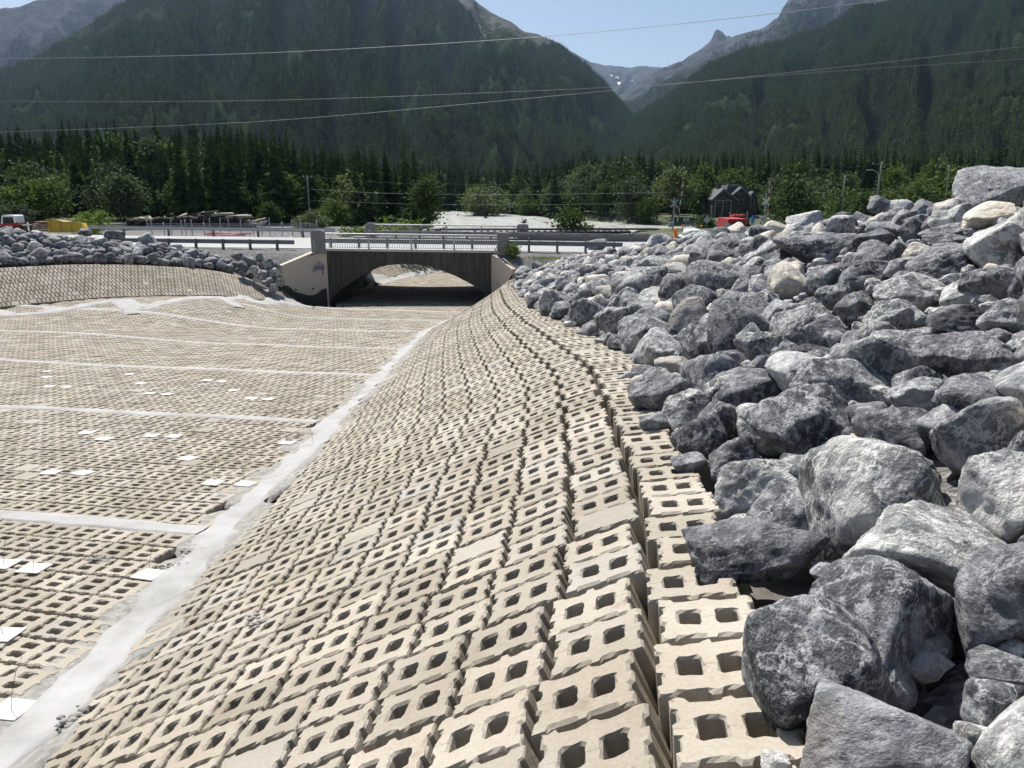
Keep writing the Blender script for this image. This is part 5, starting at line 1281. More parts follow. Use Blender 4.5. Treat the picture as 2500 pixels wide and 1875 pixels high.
def scatter_mountain(md, n, hmin, hmax, tmax=1.0, thr=0.5):
    nu, nv = md['X'].shape; u = nr.random(n) * (nu - 1.001); v = (nr.random(n) ** 0.95) * (md['nv'] - 1.001) * tmax
    i = u.astype(int); j = v.astype(int); fu = (u - i)[:, None]; fv = (v - j)[:, None]
    P = np.stack([md['X'], md['Y'], md['Z'] + CZ], -1)
    q = (P[i, j] * (1 - fu) + P[i + 1, j] * fu) * (1 - fv) + (P[i, j + 1] * (1 - fu) + P[i + 1, j + 1] * fu) * fv
    rk = md['rock'][i, j]; dens = fbm(q[:, 0] * 0.006, q[:, 1] * 0.006, 77, 4)
    keep = (rk + dens * 0.9 + nr.random(n) * 0.25 < thr)
    az = np.arctan2(q[:, 0], q[:, 1]); keep &= np.abs(az) < R(36)
    q = q[keep]; h = nr.uniform(hmin, hmax, len(q)); wv = h * nr.uniform(0.85, 1.2, len(q)); s3 = np.stack([wv, wv, h], 1)
    q[:, 2] -= 0.5; return q, s3
q1, s1 = scatter_mountain(mL, 130000, 10, 19); q2, s2 = scatter_mountain(mR, 110000, 10, 18); q3, s3_ = scatter_mountain(mM, 26000, 13, 20, 0.95, 0.75); q4, s4 = scatter_mountain(mB, 14000, 13, 20, 0.7, 0.6)
gn_instances('mountain_forest', np.concatenate([q1, q2, q3, q4]), np.concatenate([s1, s2, s3_, s4]), FARC, 'dark conifer forest covering the mountain slopes')
pick = nr.random(len(q1)) < 0.016; pick2 = nr.random(len(q2)) < 0.022
lowL = q1[:, 2] < 120; lowR = q2[:, 2] < 150
gn_instances('mountain_aspen', np.concatenate([q1[pick & lowL], q2[pick2 & lowR]]) + [3, 0, 0], np.concatenate([s1[pick & lowL], s2[pick2 & lowR]]) * 0.75, FARA, 'light green leafy trees among the conifers low on the slopes')
# valley forest belt between the river and the mountain foot, and behind the yard
def belt(n, ylo, yhi, cond):
    Y = ylo + (yhi - ylo) * nr.random(n); X = (nr.random(n) * 1.5 - 0.75) * Y; d = riv_d(X, Y)
    k = (d > 46) & cond(X, Y, d); X, Y = X[k], Y[k]; return np.stack([X, Y, valley_h(X, Y) + CZ - 0.3], 1)
pb = belt(9000, 175, 860, lambda X, Y, d: (Y > np.interp(X, [-400, -60, -35, 0, 35, 80, 300], [175, 185, 372, 318, 262, 262, 215])) & ~((np.abs(X / Y - 0.272) < 0.046) & (Y < 246)))
hb = np.random.default_rng(3).uniform(13, 22, len(pb)); 
gn_instances('valley_spruce_forest', pb, np.stack([hb * 0.95, hb * 0.95, hb], 1), [SPR[0], SPR[2], SPR[3], SPR[1]], 'dense spruce forest on the valley floor beneath the mountains')
pa = belt(2300, 175, 700, lambda X, Y, d: (Y > np.interp(X, [-400, -60, -35, 0, 35, 80, 300], [165, 178, 362, 306, 250, 250, 190])) & ~((np.abs(X / Y - 0.272) < 0.046) & (Y < 246)))
ha = np.random.default_rng(4).uniform(9, 16, len(pa))
gn_instances('valley_leafy_trees', pa, np.stack([ha * 1.0, ha * 1.0, ha], 1), [ASP[0], WIL[1], ASP[3]], 'leafy trees scattered through the valley forest')
# near-side woods behind the yard and along the near river bank
def patch(n, x0, x1, y0, y1, cond=lambda X, Y: np.ones(len(X), bool)):
    Y = y0 + (y1 - y0) * nr.random(n); X = x0 + (x1 - x0) * nr.random(n); k = (riv_d(X, Y) > 40) & cond(X, Y); X, Y = X[k], Y[k]
    return np.stack([X, Y, valley_h(X, Y) + CZ - 0.3], 1)
pw_ = np.concatenate([patch(420, -130, -24, 132, 215, lambda X, Y: X < -0.105 * Y - 6), patch(130, -48, -15, 118, 178, lambda X, Y: (X / Y < -0.118))])
hw_ = nr.uniform(9, 15, len(pw_))
gn_instances('yard_spruce_wood', pw_, np.stack([hw_ * 1.0, hw_ * 1.0, hw_], 1), [SPR[0], SPR[3], SPR[1]], 'spruce wood closing the view behind the yard', 'wood')
pw2 = np.concatenate([patch(95, -120, -20, 118, 175, lambda X, Y: X / Y < -0.13), patch(30, 28, 110, 120, 185, lambda X, Y: np.abs(X / Y - 0.272) > 0.05)]); hw2 = nr.uniform(5, 9, len(pw2))
gn_instances('yard_leafy_wood', pw2, np.stack([hw2 * 1.1, hw2 * 1.1, hw2], 1), [ASP[0], WIL[0], ASP[2]], 'leafy undergrowth trees between the spruces behind the yard', 'wood')

# ------------------------------------------------------------------ yard on the left: loader, tarpaulin stack, lumber, log pile, fence
def P_(px, py, Y): return at(px, py, Y)
ld = empty('skid_loader', (0, 0, 0), 'small red and white loader with cab on the left behind the heap', 'loader')
ld.location = P_(35, 556, 62) - Vector((0, 0, 0.25)); ld.scale = (0.80, 0.80, 0.80)
m = MB(); m.prism([(-0.85, 0.1), (0.85, 0.1), (0.9, 0.55), (0.85, 0.72), (0.35, 0.78), (-0.3, 0.74), (-0.85, 0.66)], 'y', -0.75, 0.75); bd = m.obj('body', M_RED, ld)
m = MB(); m.prism([(-0.78, 0.66), (-0.62, 0.66), (-0.5, 1.34), (0.42, 1.34), (0.50, 0.78), (0.66, 0.78), (0.62, 1.42), (0.50, 1.50), (-0.52, 1.50), (-0.62, 1.40)], 'y', -0.72, 0.72); m.obj('cab_frame', M_CARWHITE, ld)
m = MB(); m.prism([(-0.62, 0.7), (0.5, 0.78), (0.42, 1.34), (-0.5, 1.34)], 'y', -0.66, 0.66); m.obj('cab_glass', M_GLASSD, ld)
for sx in (-0.5, 0.5):
    for sy in (-0.85, 0.85):
        m = MB(); m.tube([(sx, sy - 0.12, 0.1), (sx, sy + 0.12, 0.1)], 0.36, 16); o = m.obj('wheel', M_BLACK, ld)
        m = MB(); m.tube([(sx, sy - 0.13, 0.1), (sx, sy + 0.13, 0.1)], 0.17, 12); m.obj('rim', M_CARWHITE, o)
m = MB(); m.box((1.15, 0, 0.35), (0.3, 1.5, 0.5), ry=0.3); m.tube([(-0.6, -0.62, 1.1), (0.6, -0.62, 0.85), (1.1, -0.62, 0.4)], 0.07, 6); m.obj('lift_arm', M_DARKSTEEL, ld)
m = MB(); ring = [(-0.28 + 0.15 * math.cos(a), -0.757, 0.42 + 0.15 * math.sin(a)) for a in np.linspace(0, 6.283, 17)]; m.tube(ring, 0.02, 5)
m.tube([(-0.28 + 0.07 * math.cos(a), -0.757, 0.42 + 0.07 * math.sin(a)) for a in np.linspace(0, 6.283, 11)], 0.02, 5)
for z_, x0, x1 in ((0.50, 0.0, 0.28), (0.36, 0.0, 0.5)):
    x = x0
    while x < x1: m.box((x + 0.035, -0.757, z_), (0.05, 0.01, 0.09)); x += 0.075
m.obj('logo', M_WHITE, bd)
# dark post machine beside it (mast with light)
b = P_(61, 552, 63); m = MB(); m.tube([b - Vector((0, 0, 0.3)), b + Vector((0, 0, 1.05))], 0.09, 8); m.box(b + Vector((0, 0, 1.1)), (0.4, 0.3, 0.25)); m.box(b + Vector((0.05, 0, 0.35)), (0.3, 0.4, 0.7))
m.obj('work_light', M_DARKSTEEL, None, label='dark portable work light on a mast right of the loader', cat='work light')
b = P_(69.5, 557, 61); m = MB(); m.tube([b - Vector((0, 0, 0.2)), b + Vector((0, 0, 0.42))], 0.055, 10); m.tube([b + Vector((0, 0, 0.42)), b + Vector((0, 0, 0.45))], [0.055, 0.02], 10); m.obj('marker_post', M_WHITE, None, True, label='short white marker post left of the lumber', cat='post')
# yellow tarpaulin stack
p0, p1 = P_(117, 563, 64), P_(193, 562, 66); tq = empty('tarpaulin_stack', p0, 'stack of goods wrapped in a yellow tarpaulin with straps', 'tarpaulin stack')
L_ = (p1 - p0).length; nx_, nz_ = 24, 8; V = []
for i in range(nx_ + 1):
    for j in range(nz_ + 1):
        u, v = i / nx_, j / nz_; h = (1.05 - 0.30 * u + 0.05 * math.sin(u * 9)) * v; V.append((u * L_, 0.06 * noise.noise(Vector((u * 7, v * 4, 1))) + 0.04 * math.sin(v * 3) , h - 0.15))
for i in range(nx_ + 1): u = i / nx_; V.append((u * L_, 1.3, 0.95 - 0.3 * u - 0.15)); 
for i in range(nx_ + 1): u = i / nx_; V.append((u * L_, 1.4, -0.15))
F = [(i * 9 + j, (i + 1) * 9 + j, (i + 1) * 9 + j + 1, i * 9 + j + 1) for i in range(nx_) for j in range(nz_)]
b0 = (nx_ + 1) * 9; F += [(i * 9 + 8, (i + 1) * 9 + 8, b0 + i + 1, b0 + i) for i in range(nx_)] + [(b0 + i, b0 + i + 1, b0 + nx_ + 1 + i + 1, b0 + nx_ + 1 + i) for i in range(nx_)]
F += [(0, 8, b0, b0 + nx_ + 1), (nx_ * 9, b0 + 2 * nx_ + 1, b0 + nx_, nx_ * 9 + 8)]
m = MB(); m.add(V, F); m.obj('tarpaulin', M_TARP, tq, True)
for u in (0.13, 0.45, 0.80):
    m = MB(); m.tube([(u * L_, -0.10, -0.15), (u * L_, -0.10, (1.05 - 0.3 * u) - 0.17), (u * L_, 0.2, (1.05 - 0.3 * u) - 0.08), (u * L_, 1.3, 0.90 - 0.3 * u - 0.05)], 0.022, 5); m.obj('strap', M_WOODPOST, tq)
b = P_(72, 562, 66)
for k in range(5):
    m = MB(); m.box((1.0, 0.0, 0.06), (2.3 - 0.12 * k, 0.9, 0.10)); m.obj('timber_stack', M_LUMBER, None, loc=(b.x - 0.1 + 0.14 * k, b.y + 0.08 * k, b.z - 0.1 + 0.17 * k), label=['brown timber bundle at the bottom of the pile left of the tarpaulin', 'second brown timber bundle from the ground beside the tarpaulin', 'third brown timber bundle from the ground beside the tarpaulin', 'fourth brown timber bundle beside the tarpaulin', 'topmost brown timber bundle beside the tarpaulin'][k], cat='timber', group='timber bundles beside the tarpaulin')
# log pile: each log a thing, butt ends to the road
logV = []
lp0, lp1 = P_(285, 553, 92), P_(618, 553, 96)
nlog = 0
lm = MB(); lm.tube([(0, 0, 0), (0, 2.0, 0.02), (0, 4.2, 0.0)], [0.17, 0.165, 0.13], 9); log_d = lm.mesh('log', M_BARK, True); log_l = lm.mesh('log', M_LOGS, True)
for layer in range(6):
    n = 52 - 6 * layer
    for k in range(n):
        u = (k + 0.5 + rnd.uniform(-0.3, 0.3)) / n; u = 0.02 + 0.96 * u
        hmax = np.interp(u, [0, 0.1, 0.35, 0.6, 0.85, 1], [0.5, 0.85, 1.15, 1.6, 1.45, 0.5])
        z_ = 0.15 + layer * 0.27
        if z_ > hmax: continue
        p = lp0.lerp(lp1, u); o = obj('log', log_l if rnd.random() < (0.30 if z_ > hmax - 0.3 else 0.05) else log_d, None, (p.x, p.y + rnd.uniform(-0.3, 0.3), p.z + z_ - 0.2))
        o.rotation_euler = (rnd.uniform(-0.06, 0.1), 0, rnd.uniform(-0.7, 0.7) if z_ > hmax - 0.3 else rnd.uniform(-0.25, 0.25)); sc_ = rnd.uniform(0.7, 1.15); o.scale = (sc_, rnd.uniform(0.7, 1.0), sc_)
        pos_w = 'at the low end' if u < 0.25 else 'in the middle' if u < 0.65 else 'at the high end'
        o['label'] = f'{"pale stripped" if o.data is log_l else "dark barked"} log in the pile {pos_w}, {"on top" if z_ > hmax - 0.3 else "within"}'; o['category'] = 'log'; o['group'] = f'{"pale" if o.data is log_l else "dark"} logs {pos_w} {"on top" if z_ > hmax - 0.3 else "within"}'
for k, (a, c) in enumerate((((612, 546), (632, 537)), ((624, 548), (652, 540)), ((628, 550), (645, 545)))):
    m = MB(); m.tube([P_(*a, 93), P_(*c, 93)], 0.09, 8); m.obj('log', M_LOGS, None, True, label=['pale pole propped on the end of the log pile', 'longer pale pole leaning beyond the log pile', 'short pale pole lying past the log pile'][k], cat='log', group='pale poles at the log pile end')
# galvanised yard fence: panels of rails on posts, each panel a thing
fp = [(362, 0), (420, 1), (455, 0), (470, 0), (540, 1), (590, 0), (620, 0), (660, 1), (715, 0), (735, 1), (775, 0)]
fpost = MB(); fpost.tube([(0, 0, 0), (0, 0, 1.55)], 0.045, 7); fp_me = fpost.mesh('post', M_GALV, True)
fence = empty('yard_fence', P_(362, 575, 80), 'low galvanised pipe fence and gates in front of the log pile', 'fence')
f0 = fence.location.copy()
prev = None
for k, (px, tall) in enumerate(fp):
    p = P_(px, 575, 80 + 0.004 * (px - 362)); o = obj('post', fp_me, fence, p - f0); o.scale.z = 1.0 + 0.12 * tall
    if prev is not None:
        for zz in (1.12, 0.95, 0.35):
            m = MB(); m.tube([prev - f0 + Vector((0, 0, zz)), p - f0 + Vector((0, 0, zz))], 0.026, 6); m.obj('rail', M_GALV, fence)
    prev = p
for px in (372, 402, 445, 500, 515, 560, 640, 690):
    p = P_(px, 575, 79.6); o = obj('post', fp_me, fence, p - f0); o.scale.z = rnd.uniform(0.8, 1.15)
for a, c in (((675, 564), (695, 552)), ((620, 560), (632, 548))):
    m = MB(); m.tube([P_(*a, 79.5) - f0, P_(*c, 79.5) - f0], 0.03, 6); m.obj('brace', M_GALV, fence)
m = MB(); q0, q1 = P_(735, 545, 80.5) - f0, P_(757, 545, 80.5) - f0; m.tube([q0, q1], 0.03, 6); m.tube([q0 - Vector((0, 0, 0.6)), q0], 0.03, 6); m.tube([(q0 + q1) / 2 - Vector((0, 0, 0.6)), (q0 + q1) / 2], 0.02, 6); m.tube([q1 - Vector((0, 0, 0.6)), q1], 0.03, 6); m.obj('gate_frame', M_GALV, fence)
m = MB(); m.tube([P_(498, 571, 74) , P_(540, 569, 74), P_(575, 571, 74), P_(614, 571, 74.5)], 0.05, 8); m.tube([P_(505, 574, 73.7), P_(560, 574, 73.7), P_(600, 574, 73.7)], 0.045, 8); m.obj('red_hose', M_RED, None, True, label='red hose lying on the gravel behind the far guardrail', cat='hose')

# ------------------------------------------------------------------ railway girder, crossing, signs, vehicles
gb = empty('railway_bridge', P_(1120, 585, 84), 'dark steel girder railway span beyond the road bridge', 'railway bridge'); g0 = gb.location.copy()
ga, gc = P_(1150, 566, 84), P_(1540, 564.5, 92)
for k, (dz, hh, dyy, mt_) in enumerate(((0.0, 0.22, 0, M_DARKSTEEL), (-0.38, 0.30, 0.2, M_DARKSTEEL), (-0.85, 0.45, 0.45, M_RUSTY))):
    d = gc - ga; m = MB(); m.box((ga + gc) / 2 - g0 + Vector((0, dyy, dz - 0.1)), (d.length, 0.35, hh), rz=math.atan2(d.y, d.x), ry=-math.atan2(d.z, math.hypot(d.x, d.y))); m.obj('girder', mt_, gb)
for k in range(26):
    q = ga.lerp(gc, (k + 0.5) / 26) - g0; m = MB(); m.box(q + Vector((0, 0.9, 0.02)), (0.22, 2.4, 0.16)); m.obj('sleeper', M_WOODPOST, gb)
for dyy in (0.4, 1.8):
    d = gc - ga; m = MB(); m.box((ga + gc) / 2 - g0 + Vector((0, dyy, 0.18)), (d.length + 8, 0.08, 0.14), rz=math.atan2(d.y, d.x), ry=-math.atan2(d.z, math.hypot(d.x, d.y))); m.obj('rail', M_RUSTY, gb)
m = MB(); q = P_(1543, 566, 91); m.prism([(q.x, q.z - 1.9), (q.x + 0.5, q.z - 1.9), (q.x + 2.2, q.z - 1.2), (q.x + 0.4, q.z + 0.02), (q.x, q.z + 0.05)], 'y', q.y - 0.2, q.y + 3.0); o = m.obj('abutment', M_COPE, None, label='pale concrete abutment with sloping wing at the girder end', cat='abutment')
def crossing(px, py_top, py_base, Y, lean, xbuck, label):
    b = P_(px, py_base, Y); e = empty('crossing_signal', b, label, 'crossing signal', 'railway crossing signals')
    m = MB(); m.tube([(0, 0, -0.6), (0, 0, 3.6)], 0.07, 10); m.obj('mast', M_GALV, e)
    h = (at(px, py_top, Y).z - b.z); n = 10
    for k in range(n):
        z0, z1 = 0.9 + (h - 0.9) * k / n, 0.9 + (h - 0.9) * (k + 1) / n; m = MB()
        m.box((0.35 + lean * (z0 + z1) / 2, -0.1, (z0 + z1) / 2), (0.11 - 0.004 * k, 0.03, z1 - z0 + 0.002), ry=math.atan(lean)); m.obj('arm_segment', M_RED if k % 2 == 1 else M_WHITE, e)
    for s in (-1, 1):
        m = MB(); m.tube([(0.42 * s, -0.10, 1.95), (0.42 * s, -0.04, 1.95)], 0.24, 16); m.tube([(0.42 * s, -0.24, 1.95), (0.42 * s, -0.10, 1.95)], 0.12, 12); m.obj('lamp', M_BLACK, e)
    m = MB(); m.box((0, -0.04, 1.95), (0.9, 0.06, 0.06)); m.obj('cross_arm', M_GALV, e)
    for s in (-1, 1):
        m = MB(); m.box((0, -0.09 - 0.02 * s, 2.95 if not xbuck else 2.6), (1.2, 0.02, 0.15), ry=s * R(45)); m.obj('crossbuck', M_SIGN if not xbuck else M_WHITE, e)
    m = MB(); m.box((-0.25, 0, 0.55), (0.6, 0.5, 0.55)); m.obj('mechanism_box', M_GALV, e)
    return e
crossing(1643, 436, 560, 95, 0.11, False, 'railway crossing signal with raised striped arm left of the house')
crossing(1866, 433, 545, 100, -0.02, True, 'railway crossing signal with white crossbuck and raised arm right of the house')
def sign(px, py, Y, shape, w_, label, extra=False):
    b = P_(px, py, Y); e = empty('road_sign', b, label, 'sign', 'backs of road signs by the crossing'); m = MB(); m.tube([(0, 0, -2.2), (0, 0, 0.4)], 0.035, 8); m.obj('post', M_GALVD, e)
    if shape == 'rect': poly = [(-w_ / 2, -w_ * 0.3), (w_ / 2, -w_ * 0.3), (w_ / 2, w_ * 0.3), (-w_ / 2, w_ * 0.3)]
    else:
        n = 4 if shape == 'diamond' else 8; a0 = 0 if n == 4 else math.pi / 8; poly = [(w_ / 2 * math.cos(a0 + 6.28318 * k / n), w_ / 2 * math.sin(a0 + 6.28318 * k / n)) for k in range(n)]
    m = MB(); m.prism(poly, 'y', -0.06, -0.045); m.obj('plate', M_SIGN, e)
    if extra: m = MB(); m.box((0, -0.05, -0.62), (w_, 0.015, 0.2)); m.obj('tab_plate', M_SIGN, e); m = MB(); m.box((0, -0.07, 0), (0.12, 0.01, w_ * 0.35)); m.obj('bracket', M_GALVD, e)
sign(1675, 536, 88, 'rect', 0.62, 'rectangular sign back with a tab plate near the white car', True); sign(1726, 537, 84, 'diamond', 0.78, 'diamond-shaped sign back on a post'); sign(1776, 553, 78, 'oct', 0.66, 'octagonal sign back in front of the red truck')
# white car, only its top shows over the boulders
c0 = P_(1692, 577, 76); car = empty('parked_car', c0 - Vector((0, 0, 0.9)), 'white car behind the boulders near the crossing', 'car')
m = MB(); m.prism([(-0.92, 0.35), (0.92, 0.35), (0.92, 0.85), (0.85, 0.95), (-0.85, 0.95), (-0.92, 0.85)], 'y', -2.2, 2.2); m.obj('body', M_CARWHITE, car)
m = MB(); m.prism([(-0.85, 0.94), (0.85, 0.94), (0.66, 1.46), (0.55, 1.55), (-0.55, 1.55), (-0.66, 1.46)], 'y', -1.5, 1.2); m.obj('cabin', M_CARWHITE, car, True)
m = MB(); m.prism([(-0.74, 1.0), (0.74, 1.0), (0.60, 1.42), (-0.60, 1.42)], 'y', -1.52, -1.505); m.obj('rear_window', M_GLASSD, car)
for s in (-1, 1):
    m = MB(); m.box((s * 0.80, -2.21, 0.78), (0.2, 0.03, 0.28)); m.obj('tail_light', M_RED, car)
    for yy in (-1.35, 1.35): m = MB(); m.tube([(s * 0.93, yy, 0.33), (s * 0.73, yy, 0.33)], 0.33, 16); m.obj('wheel', M_BLACK, car)
# red truck
t0 = P_(1792, 556, 104); tk = empty('red_truck', t0 - Vector((0, 0, 1.2)), 'red truck with box body and orange beacons by the crossing', 'truck')
m = MB(); m.box((-0.35, 0, 1.65), (2.3, 5.5, 1.5)); m.obj('box_body', M_RED, tk)
m = MB(); m.prism([(0.4, 0.9), (2.2, 0.9), (2.2, 1.9), (2.05, 2.65), (0.55, 2.65), (0.4, 1.9)], 'y', 2.6, 4.6); m.obj('cab', M_RED, tk)
m = MB(); m.box((1.3, 2.58, 2.2), (1.2, 0.03, 0.5)); m.obj('cab_window', M_GLASSD, tk)
for k, x in enumerate((0.75, 1.2, 1.7, 2.0)): m = MB(); m.box((x, 3.0, 2.74), (0.2, 0.2, 0.16)); m.obj('beacon', M_ORANGE, tk)
for x in (0.1, 2.35): m = MB(); m.tube([(x, 2.7, 1.5), (x, 2.7, 3.1)], 0.08, 8); m.obj('exhaust_stack', M_GALV, tk)
for s in (-1.4, 1.0):
    for yy in (-1.8, 3.6): m = MB(); m.tube([(s - 0.1, yy, 0.5), (s + 0.25, yy, 0.5)], 0.5, 16); m.obj('wheel', M_BLACK, tk)
# hydrant
h0 = P_(1649, 573, 70); hy = empty('fire_hydrant', h0 - Vector((0, 0, 0.25)), 'small orange hydrant beside the crossing mast', 'hydrant')
m = MB(); m.tube([(0, 0, 0), (0, 0, 0.06), (0, 0, 0.07), (0, 0, 0.62), (0, 0, 0.72), (0, 0, 0.82)], [0.2, 0.2, 0.14, 0.14, 0.15, 0.05], 12); m.obj('barrel', M_ORANGE, hy, True)
m = MB(); m.tube([(-0.24, 0, 0.5), (0.24, 0, 0.5)], 0.07, 10); m.obj('nozzle', M_ORANGE, hy)
# traffic cones beside the car
for px, lab in ((1666.5, 'orange traffic beacon left of the white car roof'), (1713, 'orange traffic beacon right of the white car roof')):
    q = P_(px, 553, 82); e = empty('traffic_beacon', q - Vector((0, 0, 1.0)), lab, 'beacon'); m = MB(); m.tube([(0, 0, 0), (0, 0, 0.95)], 0.035, 8); m.obj('stem', M_ORANGE, e); m = MB(); m.tube([(0, 0, 0.92), (0, 0, 0.96), (0, 0, 1.1), (0, 0, 1.14)], [0.05, 0.11, 0.11, 0.04], 10); m.obj('lamp', M_ORANGE, e)
# person in blue beyond the truck
pb_ = P_(1838, 537, 101)
def person(base, mat):
    me = bpy.data.meshes.new('person')
    J = [(0, 0, 0.95), (0, 0, 1.15), (0, 0, 1.38), (0, 0.02, 1.50), (0, 0, 1.60), (0, -0.02, 1.70), (0.19, 0, 1.38), (0.27, -0.02, 1.12), (0.25, -0.15, 0.92), (-0.19, 0, 1.38), (-0.27, -0.02, 1.12), (-0.25, -0.15, 0.92), (0.10, 0, 0.9), (0.11, 0.02, 0.5), (0.11, 0, 0.08), (0.11, -0.14, 0.04), (-0.10, 0, 0.9), (-0.11, 0.02, 0.5), (-0.11, 0, 0.08), (-0.11, -0.14, 0.04)]
    E_ = [(0, 1), (1, 2), (2, 3), (3, 4), (4, 5), (2, 6), (6, 7), (7, 8), (2, 9), (9, 10), (10, 11), (0, 12), (12, 13), (13, 14), (14, 15), (0, 16), (16, 17), (17, 18), (18, 19)]
    rad = [0.16, 0.155, 0.17, 0.07, 0.105, 0.09, 0.075, 0.055, 0.04, 0.075, 0.055, 0.04, 0.10, 0.07, 0.05, 0.04, 0.10, 0.07, 0.05, 0.04]
    me.from_pydata(J, E_, []); me.materials.append(mat); o = obj('person', me, None, base, 'standing person in blue clothes beyond the red truck', 'person')
    sm = o.modifiers.new('skin', 'SKIN'); 
    for i, r_ in enumerate(rad): me.skin_vertices[0].data[i].radius = (r_, r_ * 0.8)
    me.skin_vertices[0].data[0].use_root = True
    o.modifiers.new('sub', 'SUBSURF').render_levels = 2
person(pb_ - Vector((0, 0, 1.15)), M_BLUE)

# ------------------------------------------------------------------ house
hx = (1795 - 1250) / FPX * 232 * 0.985; hz = vz(hx, 232) + CZ
hs = empty('house', (hx, 232, hz), 'dark timber lodge house with grey gabled roofs among the trees', 'house')
K = 232 / FPX * 1.015
def hp(px, py): return ((px - 1795) * K, (at(1795, py, 232).z - hz))
def gable(l, r, apex, eave, base, yf, yb, win=True):
    (xl, ze), (xr, _) = hp(l, eave), hp(r, eave); xa, za = hp(apex[0], apex[1]); zb = -1.0
    m = MB(); m.prism([(xl, zb), (xr, zb), (xr, ze), (xa, za), (xl, ze)], 'y', yf, yb); o = m.obj('wall', M_SIDING, hs)
    for (x0, z0), (x1, z1) in (((xl, ze), (xa, za)), ((xr, ze), (xa, za))):
        ex = (x0 - x1) * 0.14; ez = (z0 - z1) * 0.14
        m = MB(); m.prism([(x1, z1 + 0.05), (x0 + ex, z0 + ez + 0.05), (x0 + ex, z0 + ez + 0.33), (x1, z1 + 0.33)], 'y', yf - 0.7, yb + 0.3); rf = m.obj('roof', M_ROOF, hs)
        m = MB(); m.prism([(x1, z1 - 0.12), (x0 + ex, z0 + ez - 0.12), (x0 + ex, z0 + ez + 0.10), (x1, z1 + 0.10)], 'y', yf - 0.78, yf - 0.705); m.obj('bargeboard', M_TRIM, rf)
    return o
gable(1734, 1788, (1757, 463), 486, 545, -1.5, 9); gable(1781, 1822, (1802, 459), 478, 545, 0.0, 9); gable(1820, 1838, (1828, 470), 479, 545, -0.8, 9)
m = MB(); a, b, c, d = hp(1777, 452), hp(1811, 451), hp(1840, 458), hp(1770, 478); m.prism([(a[0], a[1]), (b[0], b[1]), (c[0] + 1, c[1] - 2.6), (d[0], d[1] - 0.5)], 'y', 3.0, 10); m.obj('roof', M_ROOF, hs)
m = MB(); q = hp(1757, 455); m.box((q[0], 4, q[1] - 0.3), (0.9, 0.9, 2.2)); m.obj('chimney', M_SIDING, hs)
for px, py, pw, ph, yf in ((1746, 489, 7, 6, -1.55), (1757, 487, 9, 8, -1.55), (1768, 489, 7, 6, -1.55), (1748, 500, 9, 8, -1.55), (1764, 500, 9, 8, -1.55), (1800, 473, 12, 4, -0.05), (1794, 492, 8, 12, -0.05), (1806, 492, 8, 14, -0.05), (1828, 492, 9, 13, -0.85), (1800, 514, 9, 9, -0.05), (1772, 514, 8, 9, -1.55)):
    x, z_ = hp(px, py); m = MB(); m.box((x, yf - 0.02, z_), (pw * K, 0.10, ph * K)); o = m.obj('window', M_TRIM, hs); m = MB(); m.box((x, yf - 0.06, z_), (pw * K - 0.24, 0.06, ph * K - 0.24)); m.obj('pane', M_GLASSD, o)
for px in (1739, 1757, 1776): x, _ = hp(px, 500); z1 = hp(px, 488)[1]; m = MB(); m.box((x, -2.1, z1 / 2), (0.28, 0.28, z1)); m.obj('porch_post', M_TRIM, hs)
m = MB(); x0, z0 = hp(1736, 489); x1, _ = hp(1778, 489); m.box(((x0 + x1) / 2, -2.1, z0), (x1 - x0, 0.28, 0.3)); m.obj('porch_beam', M_TRIM, hs)
for px, lab in ((1757, 'small spruce sapling before the porch of the house'), (1797, 'young spruce before the middle gable of the house'), (1820, 'young spruce before the right gable of the house')):
    tree_px('spruce_tree', px, 500 if px > 1760 else 510, 205, 1.0, lab, 'young spruces before the house')

# ------------------------------------------------------------------ poles, lamp, overhead wires
def pole(px, top, base, Y, label, r=0.13, arm=1.6, lean=0.0):
    b = P_(px, base, Y); h = at(px, top, Y).z - b.z; e = empty('utility_pole', b, label, 'utility pole', 'wooden utility poles'); e.rotation_euler.y = lean
    m = MB(); m.tube([(0, 0, -0.5), (0, 0, h)], [r, r * 0.75], 10); m.obj('shaft', M_POLE, e, True)
    if arm: m = MB(); m.box((0, 0, h - 0.25), (arm, 0.1, 0.12)); o = m.obj('crossarm', M_POLE, e); 
    if arm:
        for s in (-0.45, 0, 0.45): m = MB(); m.tube([(arm * s, 0, h - 0.19), (arm * s, 0, h - 0.02)], 0.05, 8); m.obj('insulator', M_WHITE, e)
    return e
pole(758, 428, 560, 112, 'wooden utility pole with crossarm among the leafy trees', 0.12, 1.2); pole(2141, 396, 505, 120, 'tall utility pole with crossarm behind the street lamp', 0.13, 2.8); pole(2055, 428, 515, 120, 'bare wooden pole rising over the gravel crest', 0.12, 0); pole(2310, 404, 470, 130, 'utility pole whose crossarm shows above the trees by the slab', 0.12, 3.2)
b = P_(2137, 510, 112); h = at(2137, 435, 112).z - b.z; lp_ = empty('street_lamp', b, 'street lamp with curved arm over the gravel crest', 'street lamp')
m = MB(); m.tube([(0, 0, -0.5), (0, 0, h), (-0.12, 0, h + 0.55), (-0.5, 0, h + 0.95), (-1.1, 0, h + 1.1)], [0.09, 0.06, 0.05, 0.045, 0.04], 8); m.obj('column', M_GALV, lp_, True)
m = MB(); m.box((-1.35, 0, h + 1.08), (0.65, 0.26, 0.15)); m.obj('lamp_head', M_GALV, lp_)
